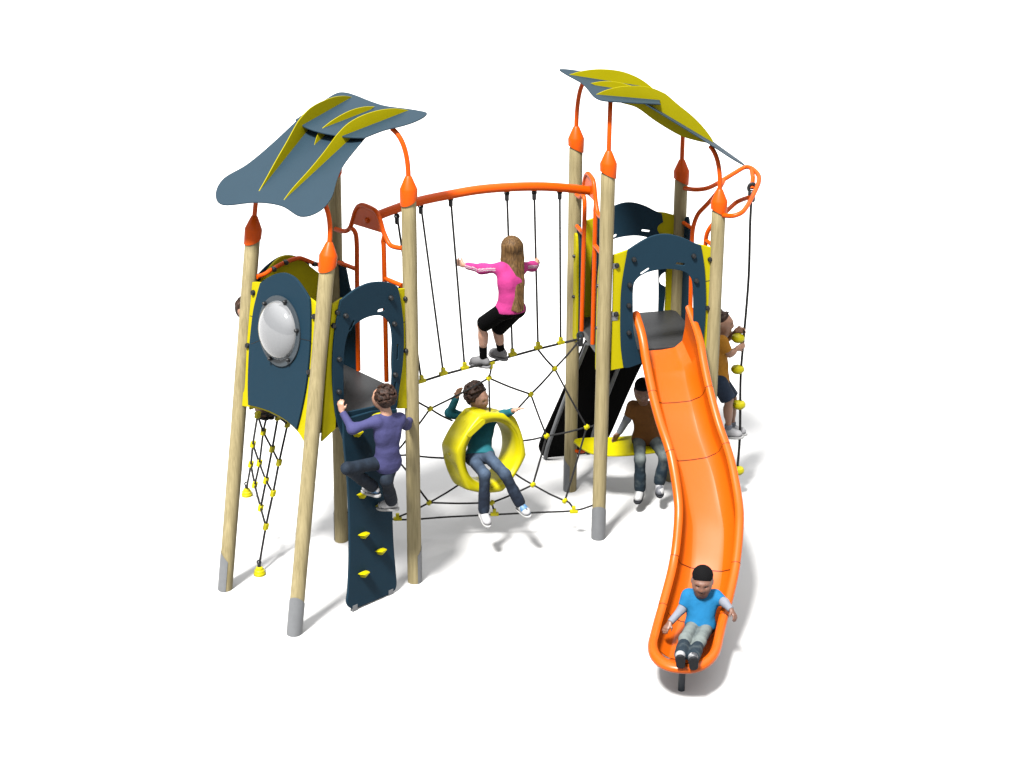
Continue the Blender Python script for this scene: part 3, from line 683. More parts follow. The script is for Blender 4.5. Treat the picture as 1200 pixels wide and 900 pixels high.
for l_ in lines: tube('rope', [nn_(*p) for p in l_], .0078, M['rope'], CN, 8, 4)
for p in ((302, 486), (308.6, 506), (319, 526), (327, 542), (296.4, 520.6), (304, 542.6), (311.8, 563), (320, 578), (294, 544), (298.6, 568), (305.5, 595), (311.6, 617), (325.7, 488.6), (337, 497)):
    q = nn_(*p); mb = MB(); mb.add(*boxgeo(q, unit(nG2 - nT4), V(.7, -.7, 0), V(.7, .7, 0), (.022, .016, .016))); o = mb.build('clamp', M['ygloss'], CN, smooth=False); b = o.modifiers.new('bevel', 'BEVEL'); b.width = .004
for g_ in (nG1, nG2):
    c_ = lathe('ground_anchor', [(.041, -.06), (.041, -.045), (.037, -.04), (.035, -.025), (.028, -.02), (.024, -.006), (.014, 0), (.006, .004)], V(g_[0], g_[1], .06), Z, M['ygloss'], CN, 18)
    shackle(c_, V(g_[0], g_[1], .08), .9)

# ------------------------------------------------------------------ hanging knot rope and its loop frame on the right
hx = V(1.643, -2.112, 0)
KR = empty('knotted_rope', hx, 'black climbing rope with yellow discs hanging right of the slide', 'climbing rope')
ht = V(hx[0], hx[1], 2.37)
sway = [V(hx[0], hx[1], 2.33), V(1.643, -2.112, 2.1), V(1.652, -2.11, 1.7), V(1.640, -2.11, 1.25), V(1.632, -2.112, .95), V(1.648, -2.112, .5), V(1.643, -2.112, .25), V(1.643, -2.112, .0)]
kr = tube('rope', sway[:-1], .0095, M['rope'], KR, 8, 8)
def vz(x, y):
    lo, hi = -.5, 3
    for _ in range(40):
        m = (lo + hi) / 2
        if proj(V(hx[0], hx[1], m))[1] > y: lo = m
        else: hi = m
    return m
for x, y in ((865, 396), (864.5, 432.5), (866, 474), (864.5, 551)):
    p = atpl(x, y, hx, V(0, 1, 0)); lathe('disc', [(.008, -.034), (.032, -.028), (.047, -.012), (.049, .004), (.04, .02), (.018, .029), (.008, .034)], p, Z, M['ygloss'], KR, 20)
shackle(KR, ht - Z * .045, 1.9)
gA, hA = at(G0, G1, 2.315), at(H0, H1, 2.27)
ln = unit(np.cross(hA - gA, ht + V(0, 0, .04) - gA))
lw = lambda x, y: atpl(x, y, gA, ln)
loop = [hA] + [lw(*p) for p in ((812, 222), (824, 221.5), (834, 218.5), (848, 210.5), (862, 202), (873, 196), (881, 197.5), (888, 204), (889.5, 212), (884, 226), (877, 239), (871, 247.5), (864, 251.5), (856, 253))] + [gA]
lp_ = tube('loop_frame', loop, .016, M['orange'], T2, 10, 5)
tube('hook', [lw(881, 199), lw(882.3, 208), ht - Z * .02], .016, M['orange'], lp_, 8)
gh = lambda x, y, o: fGH.wpx(x, y, o)
tube('hand_rail', [gh(809, 366, 0), gh(810.5, 300, 0), gh(811, 283, 0), gh(812.5, 266, 0), gh(818, 251, .02), gh(829, 239, .06), lw(840, 226), lw(848, 212)], .0155, M['orange'], lp_, 10, 5)
tube('hand_rail', [gh(825, 366, 0), gh(826.5, 300, 0), gh(826.7, 286, 0), gh(828.5, 274, .0), gh(833.5, 265, .02), gh(843, 255, .07), gh(853, 246, .14), gh(864, 236.5, .22), lw(877, 231.5)], .0155, M['orange'], lp_, 10, 5)
tube('rail_bracket', [fGH.wpx(801, 261, 0), fGH.wpx(811, 267.5, 0)], .014, M['orange'], lp_, 8)
tube('rail_bracket', [fGH.wpx(828, 282, 0), fGH.wpx(838, 290, 0)], .014, M['orange'], lp_, 8)

# ------------------------------------------------------------------ soft bodies: signed distance shapes polygonised as one continuous surface
class Field:
    def __init__(s, vox): s.vox = vox; s.ops = []
    def cap(s, a, b, ra, rb=None, k=.02, flat=0, sub=False):
        """tapered capsule; flat=1 ends it square at b, 2 at a, 3 at both"""
        a = np.array(a, float); b = np.array(b, float); rb = ra if rb is None else rb
        r = max(ra, rb)
        def f(X, Y, Zz):
            d = b - a; L2 = d @ d + 1e-12; L = math.sqrt(L2)
            px, py, pz = X - a[0], Y - a[1], Zz - a[2]
            t = (px * d[0] + py * d[1] + pz * d[2]) / L2; tc = np.clip(t, 0, 1)
            D = np.sqrt((px - tc * d[0]) ** 2 + (py - tc * d[1]) ** 2 + (pz - tc * d[2]) ** 2) - (ra + (rb - ra) * tc)
            if flat & 1: D = np.maximum(D, (t - 1) * L)
            if flat & 2: D = np.maximum(D, -t * L)
            return D
        s.ops.append((f, np.minimum(a, b) - r, np.maximum(a, b) + r, k, sub)); return s
    def ell(s, c, axes, rad, k=.02, sub=False):
        c = np.array(c, float); A = np.array([unit(x) for x in axes]); rad = np.array(rad, float); r = rad.max()
        def f(X, Y, Zz):
            p = [(X - c[0]) * A[i][0] + (Y - c[1]) * A[i][1] + (Zz - c[2]) * A[i][2] for i in range(3)]
            k0 = np.sqrt(sum((p[i] / rad[i]) ** 2 for i in range(3))); k1 = np.sqrt(sum((p[i] / rad[i] ** 2) ** 2 for i in range(3))) + 1e-9
            return k0 * (k0 - 1) / k1
        s.ops.append((f, c - r, c + r, k, sub)); return s
    def plane(s, p, n, c, rad, k=.004):
        """cuts away the side n points to, within rad of c"""
        p = np.array(p, float); n = unit(n); c = np.array(c, float)
        def f(X, Y, Zz): return -((X - p[0]) * n[0] + (Y - p[1]) * n[1] + (Zz - p[2]) * n[2])
        s.ops.append((f, c - rad, c + rad, k, True)); return s
    def mesh(s):
        add = [o for o in s.ops if not o[4]]; lo = np.min([o[1] for o in add], 0) - .03; hi = np.max([o[2] for o in add], 0) + .03
        n = np.ceil((hi - lo) / s.vox).astype(int) + 1
        ax = [(lo[i] + s.vox * np.arange(n[i])).astype(np.float32) for i in range(3)]
        F = np.full(n, .06, np.float32)
        for f, a, b, k, sub in s.ops:
            m = .02 + k; i0 = np.clip(((a - m - lo) / s.vox).astype(int), 0, n); i1 = np.clip(((b + m - lo) / s.vox).astype(int) + 2, 0, n)
            if (i1 <= i0).any(): continue
            sl_ = tuple(slice(i0[i], i1[i]) for i in range(3))
            D = f(ax[0][sl_[0]][:, None, None], ax[1][sl_[1]][None, :, None], ax[2][sl_[2]][None, None, :]).astype(np.float32)
            C = F[sl_]
            if sub: D = -D; h = np.maximum(k - np.abs(C - D), 0) / k; F[sl_] = np.maximum(C, D) + h * h * k * .25
            else: h = np.maximum(k - np.abs(C - D), 0) / k; F[sl_] = np.minimum(C, D) - h * h * k * .25
        S = F < 0
        cnt = sum(S[i:n[0] - 1 + i, j:n[1] - 1 + j, l:n[2] - 1 + l].astype(np.int8) for i in (0, 1) for j in (0, 1) for l in (0, 1))
        act = np.argwhere((cnt > 0) & (cnt < 8)); idx = np.full(n - 1, -1, np.int32); idx[tuple(act.T)] = np.arange(len(act))
        acc = np.zeros((len(act), 3)); num = np.zeros(len(act))
        cor = [(i, j, l) for i in (0, 1) for j in (0, 1) for l in (0, 1)]
        for a in cor:
            for d in range(3):
                if a[d]: continue
                b = list(a); b[d] = 1
                fa = F[act[:, 0] + a[0], act[:, 1] + a[1], act[:, 2] + a[2]]; fb = F[act[:, 0] + b[0], act[:, 1] + b[1], act[:, 2] + b[2]]
                m = (fa < 0) != (fb < 0); t = np.where(m, fa / np.where(m, fa - fb, 1), 0)
                pt = np.array(a, float)[None, :].repeat(len(act), 0); pt[:, d] += t
                acc[m] += pt[m]; num[m] += 1
        vs = lo + (act + acc / num[:, None]) * s.vox
        fs = []
        for d in range(3):
            e1, e2 = (d + 1) % 3, (d + 2) % 3
            A = np.take(S, range(n[d] - 1), d); B = np.take(S, range(1, n[d]), d); q = np.argwhere(A != B)
            q = q[(q[:, e1] > 0) & (q[:, e2] > 0) & (q[:, e1] < n[e1] - 1) & (q[:, e2] < n[e2] - 1)]
            ins = S[tuple(q.T)]
            o1 = np.zeros(3, int); o1[e1] = 1; o2 = np.zeros(3, int); o2[e2] = 1
            c0, c1, c2, c3 = (idx[tuple((q - x).T)] for x in (o1 + o2, o2, 0 * o1, o1))
            quad = np.stack([c0, c1, c2, c3], 1); quad[~ins] = quad[~ins][:, ::-1]; fs.append(quad)
        fs = np.concatenate(fs)
        # one light smoothing pass
        for lam in (.45, .3):
            sm = np.zeros_like(vs); cn = np.zeros(len(vs))
            for i in range(4):
                np.add.at(sm, fs[:, i], vs[fs[:, (i + 1) % 4]]); np.add.at(cn, fs[:, i], 1)
            vs = vs * (1 - lam) + sm / np.maximum(cn, 1)[:, None] * lam
        return vs, fs
def soft(name, F, m, parent=None, base=None, wear=None):
    vs, fs = F.mesh(); return link(name, vs, fs, m, parent, base, True, wear(vs) if wear else None)

def frame_of(fwd, up):
    f = unit(fwd); s = unit(np.cross(f, up)); u = np.cross(s, f); return s, f, u      # s points to the person's right
def hand(F, wrist, d, palm, size, curl=.5, side=1, spread=.12, thumb=.9):
    """palm and five fingers; d points to the fingers, palm is the way the palm faces, side +1 puts the thumb on +x of d x palm"""
    d = unit(d); palm = unit(palm - d * (palm @ d)); x = np.cross(d, palm) * side; L = size
    base = wrist
    for i, o in enumerate((-.33, -.11, .11, .31)):
        k = base + d * L * (.5 - .03 * abs(i - 1)) + x * o * L * .62
        F.cap(base + x * o * L * .3, k, L * .10, L * .088, .012)
        ln = L * (.40, .47, .44, .36)[3 - i] if side > 0 else L * (.40, .47, .44, .36)[3 - i]
        p = k; dr = unit(d + x * o * spread * 2); a = 0
        for j, fr in enumerate((.45, .32, .23)):
            a += curl * (.55, .9, .7)[j]; dd = dr * math.cos(a) + palm * math.sin(a); q = p + dd * ln * fr
            F.cap(p, q, L * (.066, .06, .054)[j], L * (.06, .054, .046)[j], .004); p = q
    t0 = base + x * L * .17 + d * L * .12; t1 = t0 + (x * .75 + d * .5 + palm * .25 * thumb) * L * .24; t2 = t1 + (d * .8 + palm * .5 * thumb + x * .2) * L * .24
    F.cap(t0, t1, L * .085, L * .07, .01); F.cap(t1, t2, L * .066, L * .052, .004)

def head_field(F, c, s, f, u, h):
    L = lambda a, b, d: c + s * a * h + f * b * h + u * d * h
    F.ell(L(0, -.06, .10), (s, f, u), (.36 * h, .43 * h, .39 * h), .03)
    F.ell(L(0, .09, -.16), (s, f, u), (.275 * h, .30 * h, .34 * h), .05)
    F.cap(L(-.05, .24, -.40), L(.05, .24, -.40), .085 * h, None, .05)
    for i in (-1, 1):
        F.ell(L(.16 * i, .24, -.10), (s, f, u), (.10 * h, .09 * h, .10 * h), .04)
        F.ell(L(.13 * i, .42, .035), (s, f, u), (.085 * h, .07 * h, .05 * h), .02, True)
        F.ell(L(.365 * i, -.02, -.03), (s, f, u), (.045 * h, .08 * h, .12 * h), .01)
        F.cap(L(.07 * i, .385, .115), L(.19 * i, .33, .11), .035 * h, .03 * h, .02)
    F.cap(L(0, .37, .06), L(0, .46, -.10), .035 * h, .055 * h, .02)
    for i in (-1, 1): F.ell(L(.05 * i, .43, -.115), (s, f, u), (.035 * h, .04 * h, .03 * h), .012)
    F.cap(L(-.09, .345, -.225), L(.09, .345, -.225), .032 * h, None, .014); F.cap(L(-.07, .345, -.285), L(.07, .345, -.285), .036 * h, None, .014)
    F.ell(L(0, .42, -.255), (s, f, u), (.09 * h, .035 * h, .009 * h), .006, True)
    return L

EYE_W = mat('eye_white', (.16, .16, .155), .25, .4, var=.02); EYE_D = mat('eye_dark', (.004, .003, .002), .2, .5, var=.02)
SOLE = mat('shoe_sole', (.006, .0065, .008), .7, .1); SOLE_W = mat('shoe_sole_white', (.15, .15, .15), .7, .1)

def person(label, J, st):
    """J: world joints; st: style. The body is one surface; clothes, hair, shoes and eyes are its children."""
    g = lambda k: np.array(J[k], float)
    sc_ = st.get('size', 1.0) * .78; h = st.get('head', .2) * .79; base = np.array([g('pel')[0], g('pel')[1], 0]); vox = st.get('vox', .0055)
    pel, che, nek, hd = g('pel'), g('che'), g('nek'), g('head')
    s, f, u = frame_of(np.array(J['face'], float), np.array(J.get('hup', hd - nek), float))
    sh = {i: g('sh' + i) for i in 'LR'}; el = {i: g('el' + i) for i in 'LR'}; wr = {i: g('wr' + i) for i in 'LR'}
    hp = {i: g('hp' + i) for i in 'LR'}; kn = {i: g('kn' + i) for i in 'LR'}; an = {i: g('an' + i) for i in 'LR'}; to = {i: g('to' + i) for i in 'LR'}
    def torso(F, o=0.0, k=.04, top=True):
        F.cap(hp['L'] * .75 + pel * .25, hp['R'] * .75 + pel * .25, .070 * sc_ + o, None, .03)
        w = (sh['R'] - sh['L']); 
        for t, r, wd in ((.3, .060, .13), (.62, .062, .17), (.85, .062, .22)):
            c = pel + (che - pel) * t / .85 * .95; F.cap(c - w * wd, c + w * wd, r * sc_ + o, None, k)
        if top: F.cap(sh['L'] * .88 + nek * .12 - (nek - che) * .12, sh['R'] * .88 + nek * .12 - (nek - che) * .12, .044 * sc_ + o, None, k)
    # body
    B = Field(vox); torso(B); B.cap(che, nek, .05 * sc_, .036 * sc_, .05); B.cap(nek, hd - u * h * .2 - f * h * .1, .034 * sc_, .034 * sc_, .03)
    head_field(B, hd, s, f, u, h)
    for i in 'LR':
        B.cap(sh[i], el[i], .036 * sc_, .029 * sc_, .025); B.cap(el[i], wr[i], .029 * sc_, .02 * sc_, .012)
        fm = el[i] + (wr[i] - el[i]) * .3; B.cap(fm, fm + (wr[i] - el[i]) * .1, .031 * sc_, None, .02)
        B.cap(hp[i], kn[i], .05 * sc_, .041 * sc_, .02); cm = kn[i] + (an[i] - kn[i]) * .3; B.cap(kn[i], an[i], .041 * sc_, .027 * sc_, .02)
        bk = unit(np.cross(np.cross(an[i] - kn[i], to[i] - an[i]), an[i] - kn[i])) * -1.0 if np.linalg.norm(np.cross(an[i] - kn[i], to[i] - an[i])) > 1e-4 else V(0, 0, 0)
        B.cap(cm + bk * .008, cm + (an[i] - kn[i]) * .2 + bk * .006, .04 * sc_, .034 * sc_, .03)
        B.cap(an[i], an[i] + unit(to[i] - an[i]) * .03 * sc_, .026 * sc_, .022 * sc_, .01)
        hs = J.get('hand' + i)
        if hs: hand(B, wr[i], np.array(hs[0], float), np.array(hs[1], float), .125 * sc_, hs[2], hs[3] if len(hs) > 3 else 1)
    body = soft('person', B, st['skin'], None, base); tag(body, label, 'person')
    Lh = lambda a, b, d: hd + s * a * h + f * b * h + u * d * h
    # eyes, brows, lips
    if st.get('facework', 1):
        for i in (-1, 1):
            v, q = lathe_geo([(.001, -.05 * h), (.036 * h, -.036 * h), (.05 * h, 0), (.036 * h, .036 * h), (.001, .05 * h)], Lh(.135 * i, .335, .035), f, 12)
            eo = link('eye', v, q, EYE_W, body); v, q = lathe_geo([(.028 * h, -.01 * h), (.028 * h, .012 * h), (.001, .02 * h)], Lh(.135 * i, .37, .035), f, 12); link('iris', v, q, EYE_D, eo)
            v, q = tube_geo([Lh(.06 * i, .42, .125), Lh(.13 * i, .40, .15), Lh(.205 * i, .335, .13)], [.009 * h, .013 * h, .007 * h], 6); link('eyebrow', v, q, st['brow'], body)
        v, q = tube_geo([Lh(-.085, .355, -.25), Lh(-.03, .385, -.235), Lh(.03, .385, -.235), Lh(.085, .355, -.25)], [.005 * h, .012 * h, .012 * h, .005 * h], 6)
        v2, q2 = tube_geo([Lh(-.07, .36, -.262), Lh(0, .39, -.285), Lh(.07, .36, -.262)], [.005 * h, .016 * h, .005 * h], 6)
        MB().add(v, q).add(v2, q2).build('lips', st['lip'], body)
    # shirt
    S = Field(vox); torso(S, .017 * sc_, .05); ln = st.get('sleeve', 1.0); o = .010 * sc_
    for i in 'LR':
        if ln <= 1: e = sh[i] + (el[i] - sh[i]) * ln; S.cap(sh[i], e, .04 * sc_ + o, .034 * sc_ + o * 1.5, .03, 1)
        else:
            S.cap(sh[i], el[i], .037 * sc_ + o, .031 * sc_ + o, .03); e = el[i] + (wr[i] - el[i]) * (ln - 1); S.cap(el[i], e, .031 * sc_ + o, .0235 * sc_ + o, .02, 1)
            m = el[i]; S.cap(m - unit(el[i] - sh[i]) * .03, m, .036 * sc_ + o, None, .02)
    hem = pel + (pel - che) * st.get('hem', .25); axh = unit(pel - che)
    S.cap(pel + (che - pel) * .35, hem + axh * .05, .078 * sc_, .084 * sc_, .05); 
    S.cap(hp['L'] * .7 + pel * .3, hp['R'] * .7 + pel * .3, .084 * sc_, None, .03)
    S.plane(hem, axh, hem, .2); S.cap(che, nek - (nek - che) * .12, .062 * sc_, .05 * sc_, .03, 1)
    shirt = soft('shirt', S, st['shirt'], body)
    if st.get('under'):
        for i in 'LR':
            a = sh[i] + (el[i] - sh[i]) * .4; U_ = Field(vox); U_.cap(a, el[i], .043 * sc_, .040 * sc_, .01, 2); U_.cap(el[i], wr[i] - (wr[i] - el[i]) * .04, .041 * sc_, .031 * sc_, .015, 1); soft('under_sleeve', U_, st['under'], body)
    if st.get('collar'):
        v, q = tube_geo([nek - (nek - che) * .05 + (s * math.cos(a) * .047 + f * math.sin(a) * .047) * sc_ + u * .004 * math.sin(a) for a in np.linspace(0, 2 * math.pi, 25)[:-1]], .008, 8, True); link('collar', v, q, st['collar'], shirt)
    # stripes knitted into the sleeves
    if st.get('stripe'):
        me = shirt.data; me.materials.append(st['stripe']); n_ = len(me.polygons)
        C_ = np.zeros(n_ * 3); me.polygons.foreach_get('center', C_); C_ = C_.reshape(-1, 3) + base; mi = np.zeros(n_, np.int32)
        back = -unit(np.array(J['chestf'], float))
        for i in 'LR':
            for a, b, t0 in ((sh[i], el[i], .12), (el[i], wr[i], 0)):
                d = b - a; t = ((C_ - a) @ d) / (d @ d); rad = C_ - a - t[:, None] * d; ln_ = np.linalg.norm(rad, axis=1)
                upv = unit(Z - d * (Z @ d) / (d @ d)); bk = unit(back - d * (back @ d) / (d @ d)); c_ = rad @ upv
                ok = (t > t0) & (t < 1.02) & (ln_ < .06) & (rad @ bk > 0)
                mi[ok & (((c_ > -.007) & (c_ < -.001)) | ((c_ > .005) & (c_ < .011)))] = 1
        me.polygons.foreach_set('material_index', mi); me.update()
    # trousers
    T = Field(vox); lg = st.get('leg', 2.0); o = st.get('loose', .012) * sc_
    T.cap(hp['L'] * .85 + pel * .15, hp['R'] * .85 + pel * .15, .070 * sc_ + .006, None, .03); T.cap(pel, pel + (che - pel) * .2, .070 * sc_, .064 * sc_, .03, 1)
    for i in 'LR':
        if lg <= 1: e = hp[i] + (kn[i] - hp[i]) * lg; T.cap(hp[i], e, .064 * sc_ + o, .056 * sc_ + o * 1.4, .03, 1)
        else:
            T.cap(hp[i], kn[i], .053 * sc_ + o, .043 * sc_ + o, .022); e = kn[i] + (an[i] - kn[i]) * (lg - 1); T.cap(kn[i], e, .044 * sc_ + o, .036 * sc_ + o * 1.25, .02, 1)
            for q_ in st.get('folds', (.55, .72, .88)):
                c = kn[i] + (e - kn[i]) * q_; dv = unit(e - kn[i]); T.cap(c - dv * .006, c + dv * .006, .0415 * sc_ + o * 1.22, None, .014)
    def wear(vs):
        w = np.zeros(len(vs))
        for i in 'LR':
            a, b = hp[i] * .75 + kn[i] * .25, kn[i] * st.get('wearto', .92) + hp[i] * (1 - st.get('wearto', .92)); d = b - a; t = np.clip(((vs - a) @ d) / (d @ d), 0, 1)
            off = vs - (a + t[:, None] * d); dist = np.linalg.norm(off, axis=1); dirn = np.array(J['chestf'], float) * .6 + Z * .8
            fr = np.clip((off @ unit(dirn)) / (dist + 1e-6), -.2, 1)
            w = np.maximum(w, np.where(dist < .1, st.get('wear', .8) * np.clip(fr + .25, 0, 1), 0))
        return w
    soft('trousers' if lg > 1 else 'shorts', T, st['trousers'], body, wear=wear if lg > 1 else None)
    # shoes, socks
    for i in 'LR':
        dt = unit(to[i] - an[i]); pf = st['soledir' + i] if 'soledir' + i in st else None
        fl = to[i] - an[i]; sd = J.get('sole' + i); up_ = unit(-np.array(sd, float)) if sd is not None else Z
        fw_ = unit(fl - up_ * (fl @ up_)); sx = np.cross(fw_, up_); hl = an[i] - fw_ * .03 * sc_ - up_ * .035 * sc_
        H = Field(.0045); ball = hl + fw_ * .115 * sc_; tip = hl + fw_ * .15 * sc_
        H.cap(hl + up_ * .008, ball, .034 * sc_, .036 * sc_, .02); H.ell(tip - fw_ * .025 + up_ * -.002, (fw_, sx, up_), (.05 * sc_, .038 * sc_, .030 * sc_), .02)
        H.cap(an[i] + up_ * .004, hl + fw_ * .06 * sc_ + up_ * .015, .036 * sc_, .034 * sc_, .025); H.plane(hl - up_ * .022, -up_, hl + fw_ * .06, .2)
        so_ = soft('shoe', H, st['shoe'], body)
        ol = [hl - up_ * .026 + fw_ * x * sc_ + sx * y * sc_ for x, y in ((-.036, 0), (-.03, .022), (0, .033), (.05, .034), (.1, .039), (.14, .034), (.172, .012), (.172, -.012), (.14, -.034), (.1, -.039), (.05, -.034), (0, -.033), (-.03, -.022))]
        fr = Frame(ol[0], fw_, sx); lp = cr([(float((p - ol[0]) @ fr.ex), float((p - ol[0]) @ fr.ey)) for p in ol], 3)
        plate('sole', fr, [lp], .016, st.get('sole', SOLE), so_, bev=.004)
        for q_ in (.055, .075, .095):
            p = hl + fw_ * q_ * sc_ + up_ * (.036 - (q_ - .055) * .25) * sc_; v, q = tube_geo([p - sx * .02 + up_ * -.002, p + up_ * .004, p + sx * .02 + up_ * -.002], .004, 6); link('lace', v, q, st.get('lace', SOLE_W), so_)
        if st.get('sock'):
            K = Field(.005); K.cap(an[i], an[i] + (kn[i] - an[i]) * st.get('sockh', .32), .035 * sc_, .04 * sc_, .01, 1); soft('sock', K, st['sock'], body)
    # hair or cap
    Hh = st['hair']; rs = np.random.RandomState(st.get('seed', 3))
    if Hh == 'curly':
        K = Field(.0045); K.ell(Lh(0, -.10, .15), (s, f, u), (.41 * h, .43 * h, .41 * h), .02); K.ell(Lh(0, -.22, -.10), (s, f, u), (.33 * h, .24 * h, .3 * h), .03)
        for _ in range(260):
            v = unit(rs.normal(size=3)); 
            if v[1] > .45 and v[2] < .62: continue
            if v[2] < -.5: continue
            rr_ = 1 + .12 * rs.rand(); q = Lh(v[0] * .43 * rr_, -.11 + v[1] * .45 * rr_, .15 + v[2] * .44 * rr_)
            e = q + unit(np.cross(v, rs.normal(size=3))) @ np.array([s, f, u]) * h * .12; K.cap(q, e, (.04 + .03 * rs.rand()) * h, .032 * h, .003)
        K.plane(Lh(0, .31, .0), f, Lh(0, .5, -.15), h * .42, .02); K.ell(Lh(0, .42, -.12), (s, f, u), (.26 * h, .22 * h, .34 * h), .03, True)
        soft('hair', K, st['hairm'], body)
    elif Hh == 'short':
        K = Field(.0045); K.ell(Lh(0, -.08, .14), (s, f, u), (.385 * h, .42 * h, .385 * h), .02); K.ell(Lh(0, -.24, -.10), (s, f, u), (.31 * h, .22 * h, .28 * h), .03)
        for _ in range(90):
            v = unit(rs.normal(size=3)); 
            if v[2] < .15 or (v[1] > .6 and v[2] < .5): continue
            q = Lh(v[0] * .36, -.09 + v[1] * .39, .14 + v[2] * .36); e = q + (s * v[0] * .05 + u * (.09 + .06 * rs.rand()) + f * (.13 * rs.rand() + v[1] * .06)) * h
            K.cap(q, e, .05 * h, .014 * h, .01)
        K.ell(Lh(0, .42, -.16), (s, f, u), (.3 * h, .3 * h, .36 * h), .03, True)
        soft('hair', K, st['hairm'], body)
    elif Hh == 'long':
        K = Field(.0045); K.ell(Lh(0, -.09, .13), (s, f, u), (.45 * h, .47 * h, .44 * h), .02)
        dn = np.array(J['hairdown'], float); bk = -f
        for x in np.linspace(-.40, .40, 14):
            p0 = Lh(x * .9, -.32 + abs(x) * .35, .2); p1 = Lh(x, -.47 + abs(x) * .5, -.35); p2 = p1 + dn * (.17 + .006 * math.sin(x * 31)) - s * x * .02; p3 = p1 + dn * (.325 + .016 * math.sin(x * 47 + 1)) - s * x * .035
            r = .085 * h + .01 * h * math.sin(x * 60)
            K.cap(p0, p1, r * 1.15, r * 1.2, .012); K.cap(p1, p2, r * 1.2, r * 1.1, .008); K.cap(p2, p3, r * 1.1, r * .55, .006)
        K.ell(Lh(0, .42, -.12), (s, f, u), (.24 * h, .24 * h, .34 * h), .03, True)
        soft('hair', K, st['hairm'], body)
    elif Hh == 'cap':
        K = Field(.0045); K.ell(Lh(0, -.08, .13), (s, f, u), (.395 * h, .455 * h, .41 * h), .02); K.plane(Lh(0, 0, .17), -u + f * .12 - f * .30, Lh(0, 0, -.1), h, .01)
        K.cap(Lh(-.3, -.1, .16), Lh(.3, -.1, .16), .01, None, .01)
        soft('cap', K, st['hairm'], body)
        K = Field(.0045); K.ell(Lh(0, -.17, .0), (s, f, u), (.355 * h, .345 * h, .3 * h), .02); K.ell(Lh(0, .4, -.1), (s, f, u), (.34 * h, .5 * h, .5 * h), .02, True); soft('hair', K, st['brow'], body)
    return body

# ------------------------------------------------------------------ the children
SK_L = skin('light_skin', (.17, .092, .062)); SK_T = skin('tan_skin', (.13, .066, .04)); SK_D = skin('brown_skin', (.062, .027, .0165))
LIP_L = mat('light_lips', (.13, .05, .04), .4, .3); LIP_D = mat('brown_lips', (.06, .023, .017), .4, .3)
BROWN = mat_hair('brown_hair', (.0045, .002, .0012), (.021, .0095, .0058), (30, 30, 30)); CHEST = mat_hair('chestnut_hair', (.004, .0017, .001), (.020, .0088, .0042), (40, 40, 12))
BLOND = mat_hair('dark_blond_hair', (.020, .0098, .0027), (.060, .032, .0105), (70, 70, 3)); BLACK = mat('black_knit', (.0022, .0022, .0024), .9, .03, var=.3, scale=60, bump=.6, bscale=140)
NAVY_D = mat_denim('dark_denim', (.0015, .0034, .0068), (.0065, .0122, .0215)); FADED = mat_denim('faded_denim', (.0028, .0072, .0115), (.062, .072, .070)); BLUEJ = mat_denim('blue_denim', (.0024, .0048, .0105), (.022, .034, .054))
WHITE_SHOE = mat_patch('white_trainer', (.15, .15, .15), (.11, .112, .118), (.03, .032, .038), 22); BLUE_SHOE = mat_patch('blue_white_trainer', (.15, .15, .155), (.018, .06, .12), (.012, .016, .026), 24)
GREY_SHOE = mat('grey_shoe', (.07, .07, .073), .8, .15, var=.35, scale=14); DARK_SHOE = mat_patch('black_white_trainer', (.12, .12, .125), (.010, .011, .014), (.05, .052, .056), 20)
GREYSL = cloth('grey_sleeve', (.075, .08, .095)); BLK = mat('black_cloth', (.0013, .0013, .0014), .9, .015, var=.2, scale=14, bump=.4, bscale=26)

# girl balancing on the foot rope, seen from behind
yr = net(578, 424)[1]; Yd = lambda y0: (lambda x, y, d=0.0: W(x, y, y0 + d))
q = Yd(yr)
girl = dict(pel=q(598, 361, -.27), che=q(599, 326, -.24), nek=q(599.5, 308, -.20), head=q(599, 291, -.16), face=V(-.25, .95, .05), hup=V(.02, -.04, 1), chestf=V(-.3, .95, 0), hairdown=V(.06, -.36, -.93),
            shL=q(587, 314, -.24), shR=q(611, 313, -.12), elL=q(564, 315, -.17), wrL=q(542.5, 310.5, -.06), elR=q(624, 312, .06), wrR=q(629, 311, .16),
            hpL=q(590, 364, -.28), hpR=q(606, 362, -.20), knL=q(565, 381, -.12), knR=q(582, 386, -.02), anL=q(566.5, 420.5, -.04), anR=q(587.5, 411.5, .02), toL=q(552, 427, .0), toR=q(575, 415, .08),
            handL=(q(530, 304, .0) - q(542.5, 310.5, -.06), V(.35, .75, 0), .75, -1), handR=(V(.05, .2, .1), V(-.6, .5, 0), .8, 1), soleL=V(.0, .1, -1), soleR=V(0, .1, -1))
person('girl with long dark blond hair and a pink sweater balancing on the foot rope', girl, dict(skin=SK_L, hair='long', hairm=BLOND, brow=BLOND, lip=LIP_L, shirt=cloth('pink_sweater', (.150, .0115, .066)), sleeve=1.8, hem=.16, stripe=mat('white_stripe', (.17, .15, .16), .8, .1),
       trousers=BLK, leg=.93, loose=.014, shoe=GREY_SHOE, sole=GREY_SHOE, sock=BLK, sockh=.4, head=.2, size=.92, facework=1))

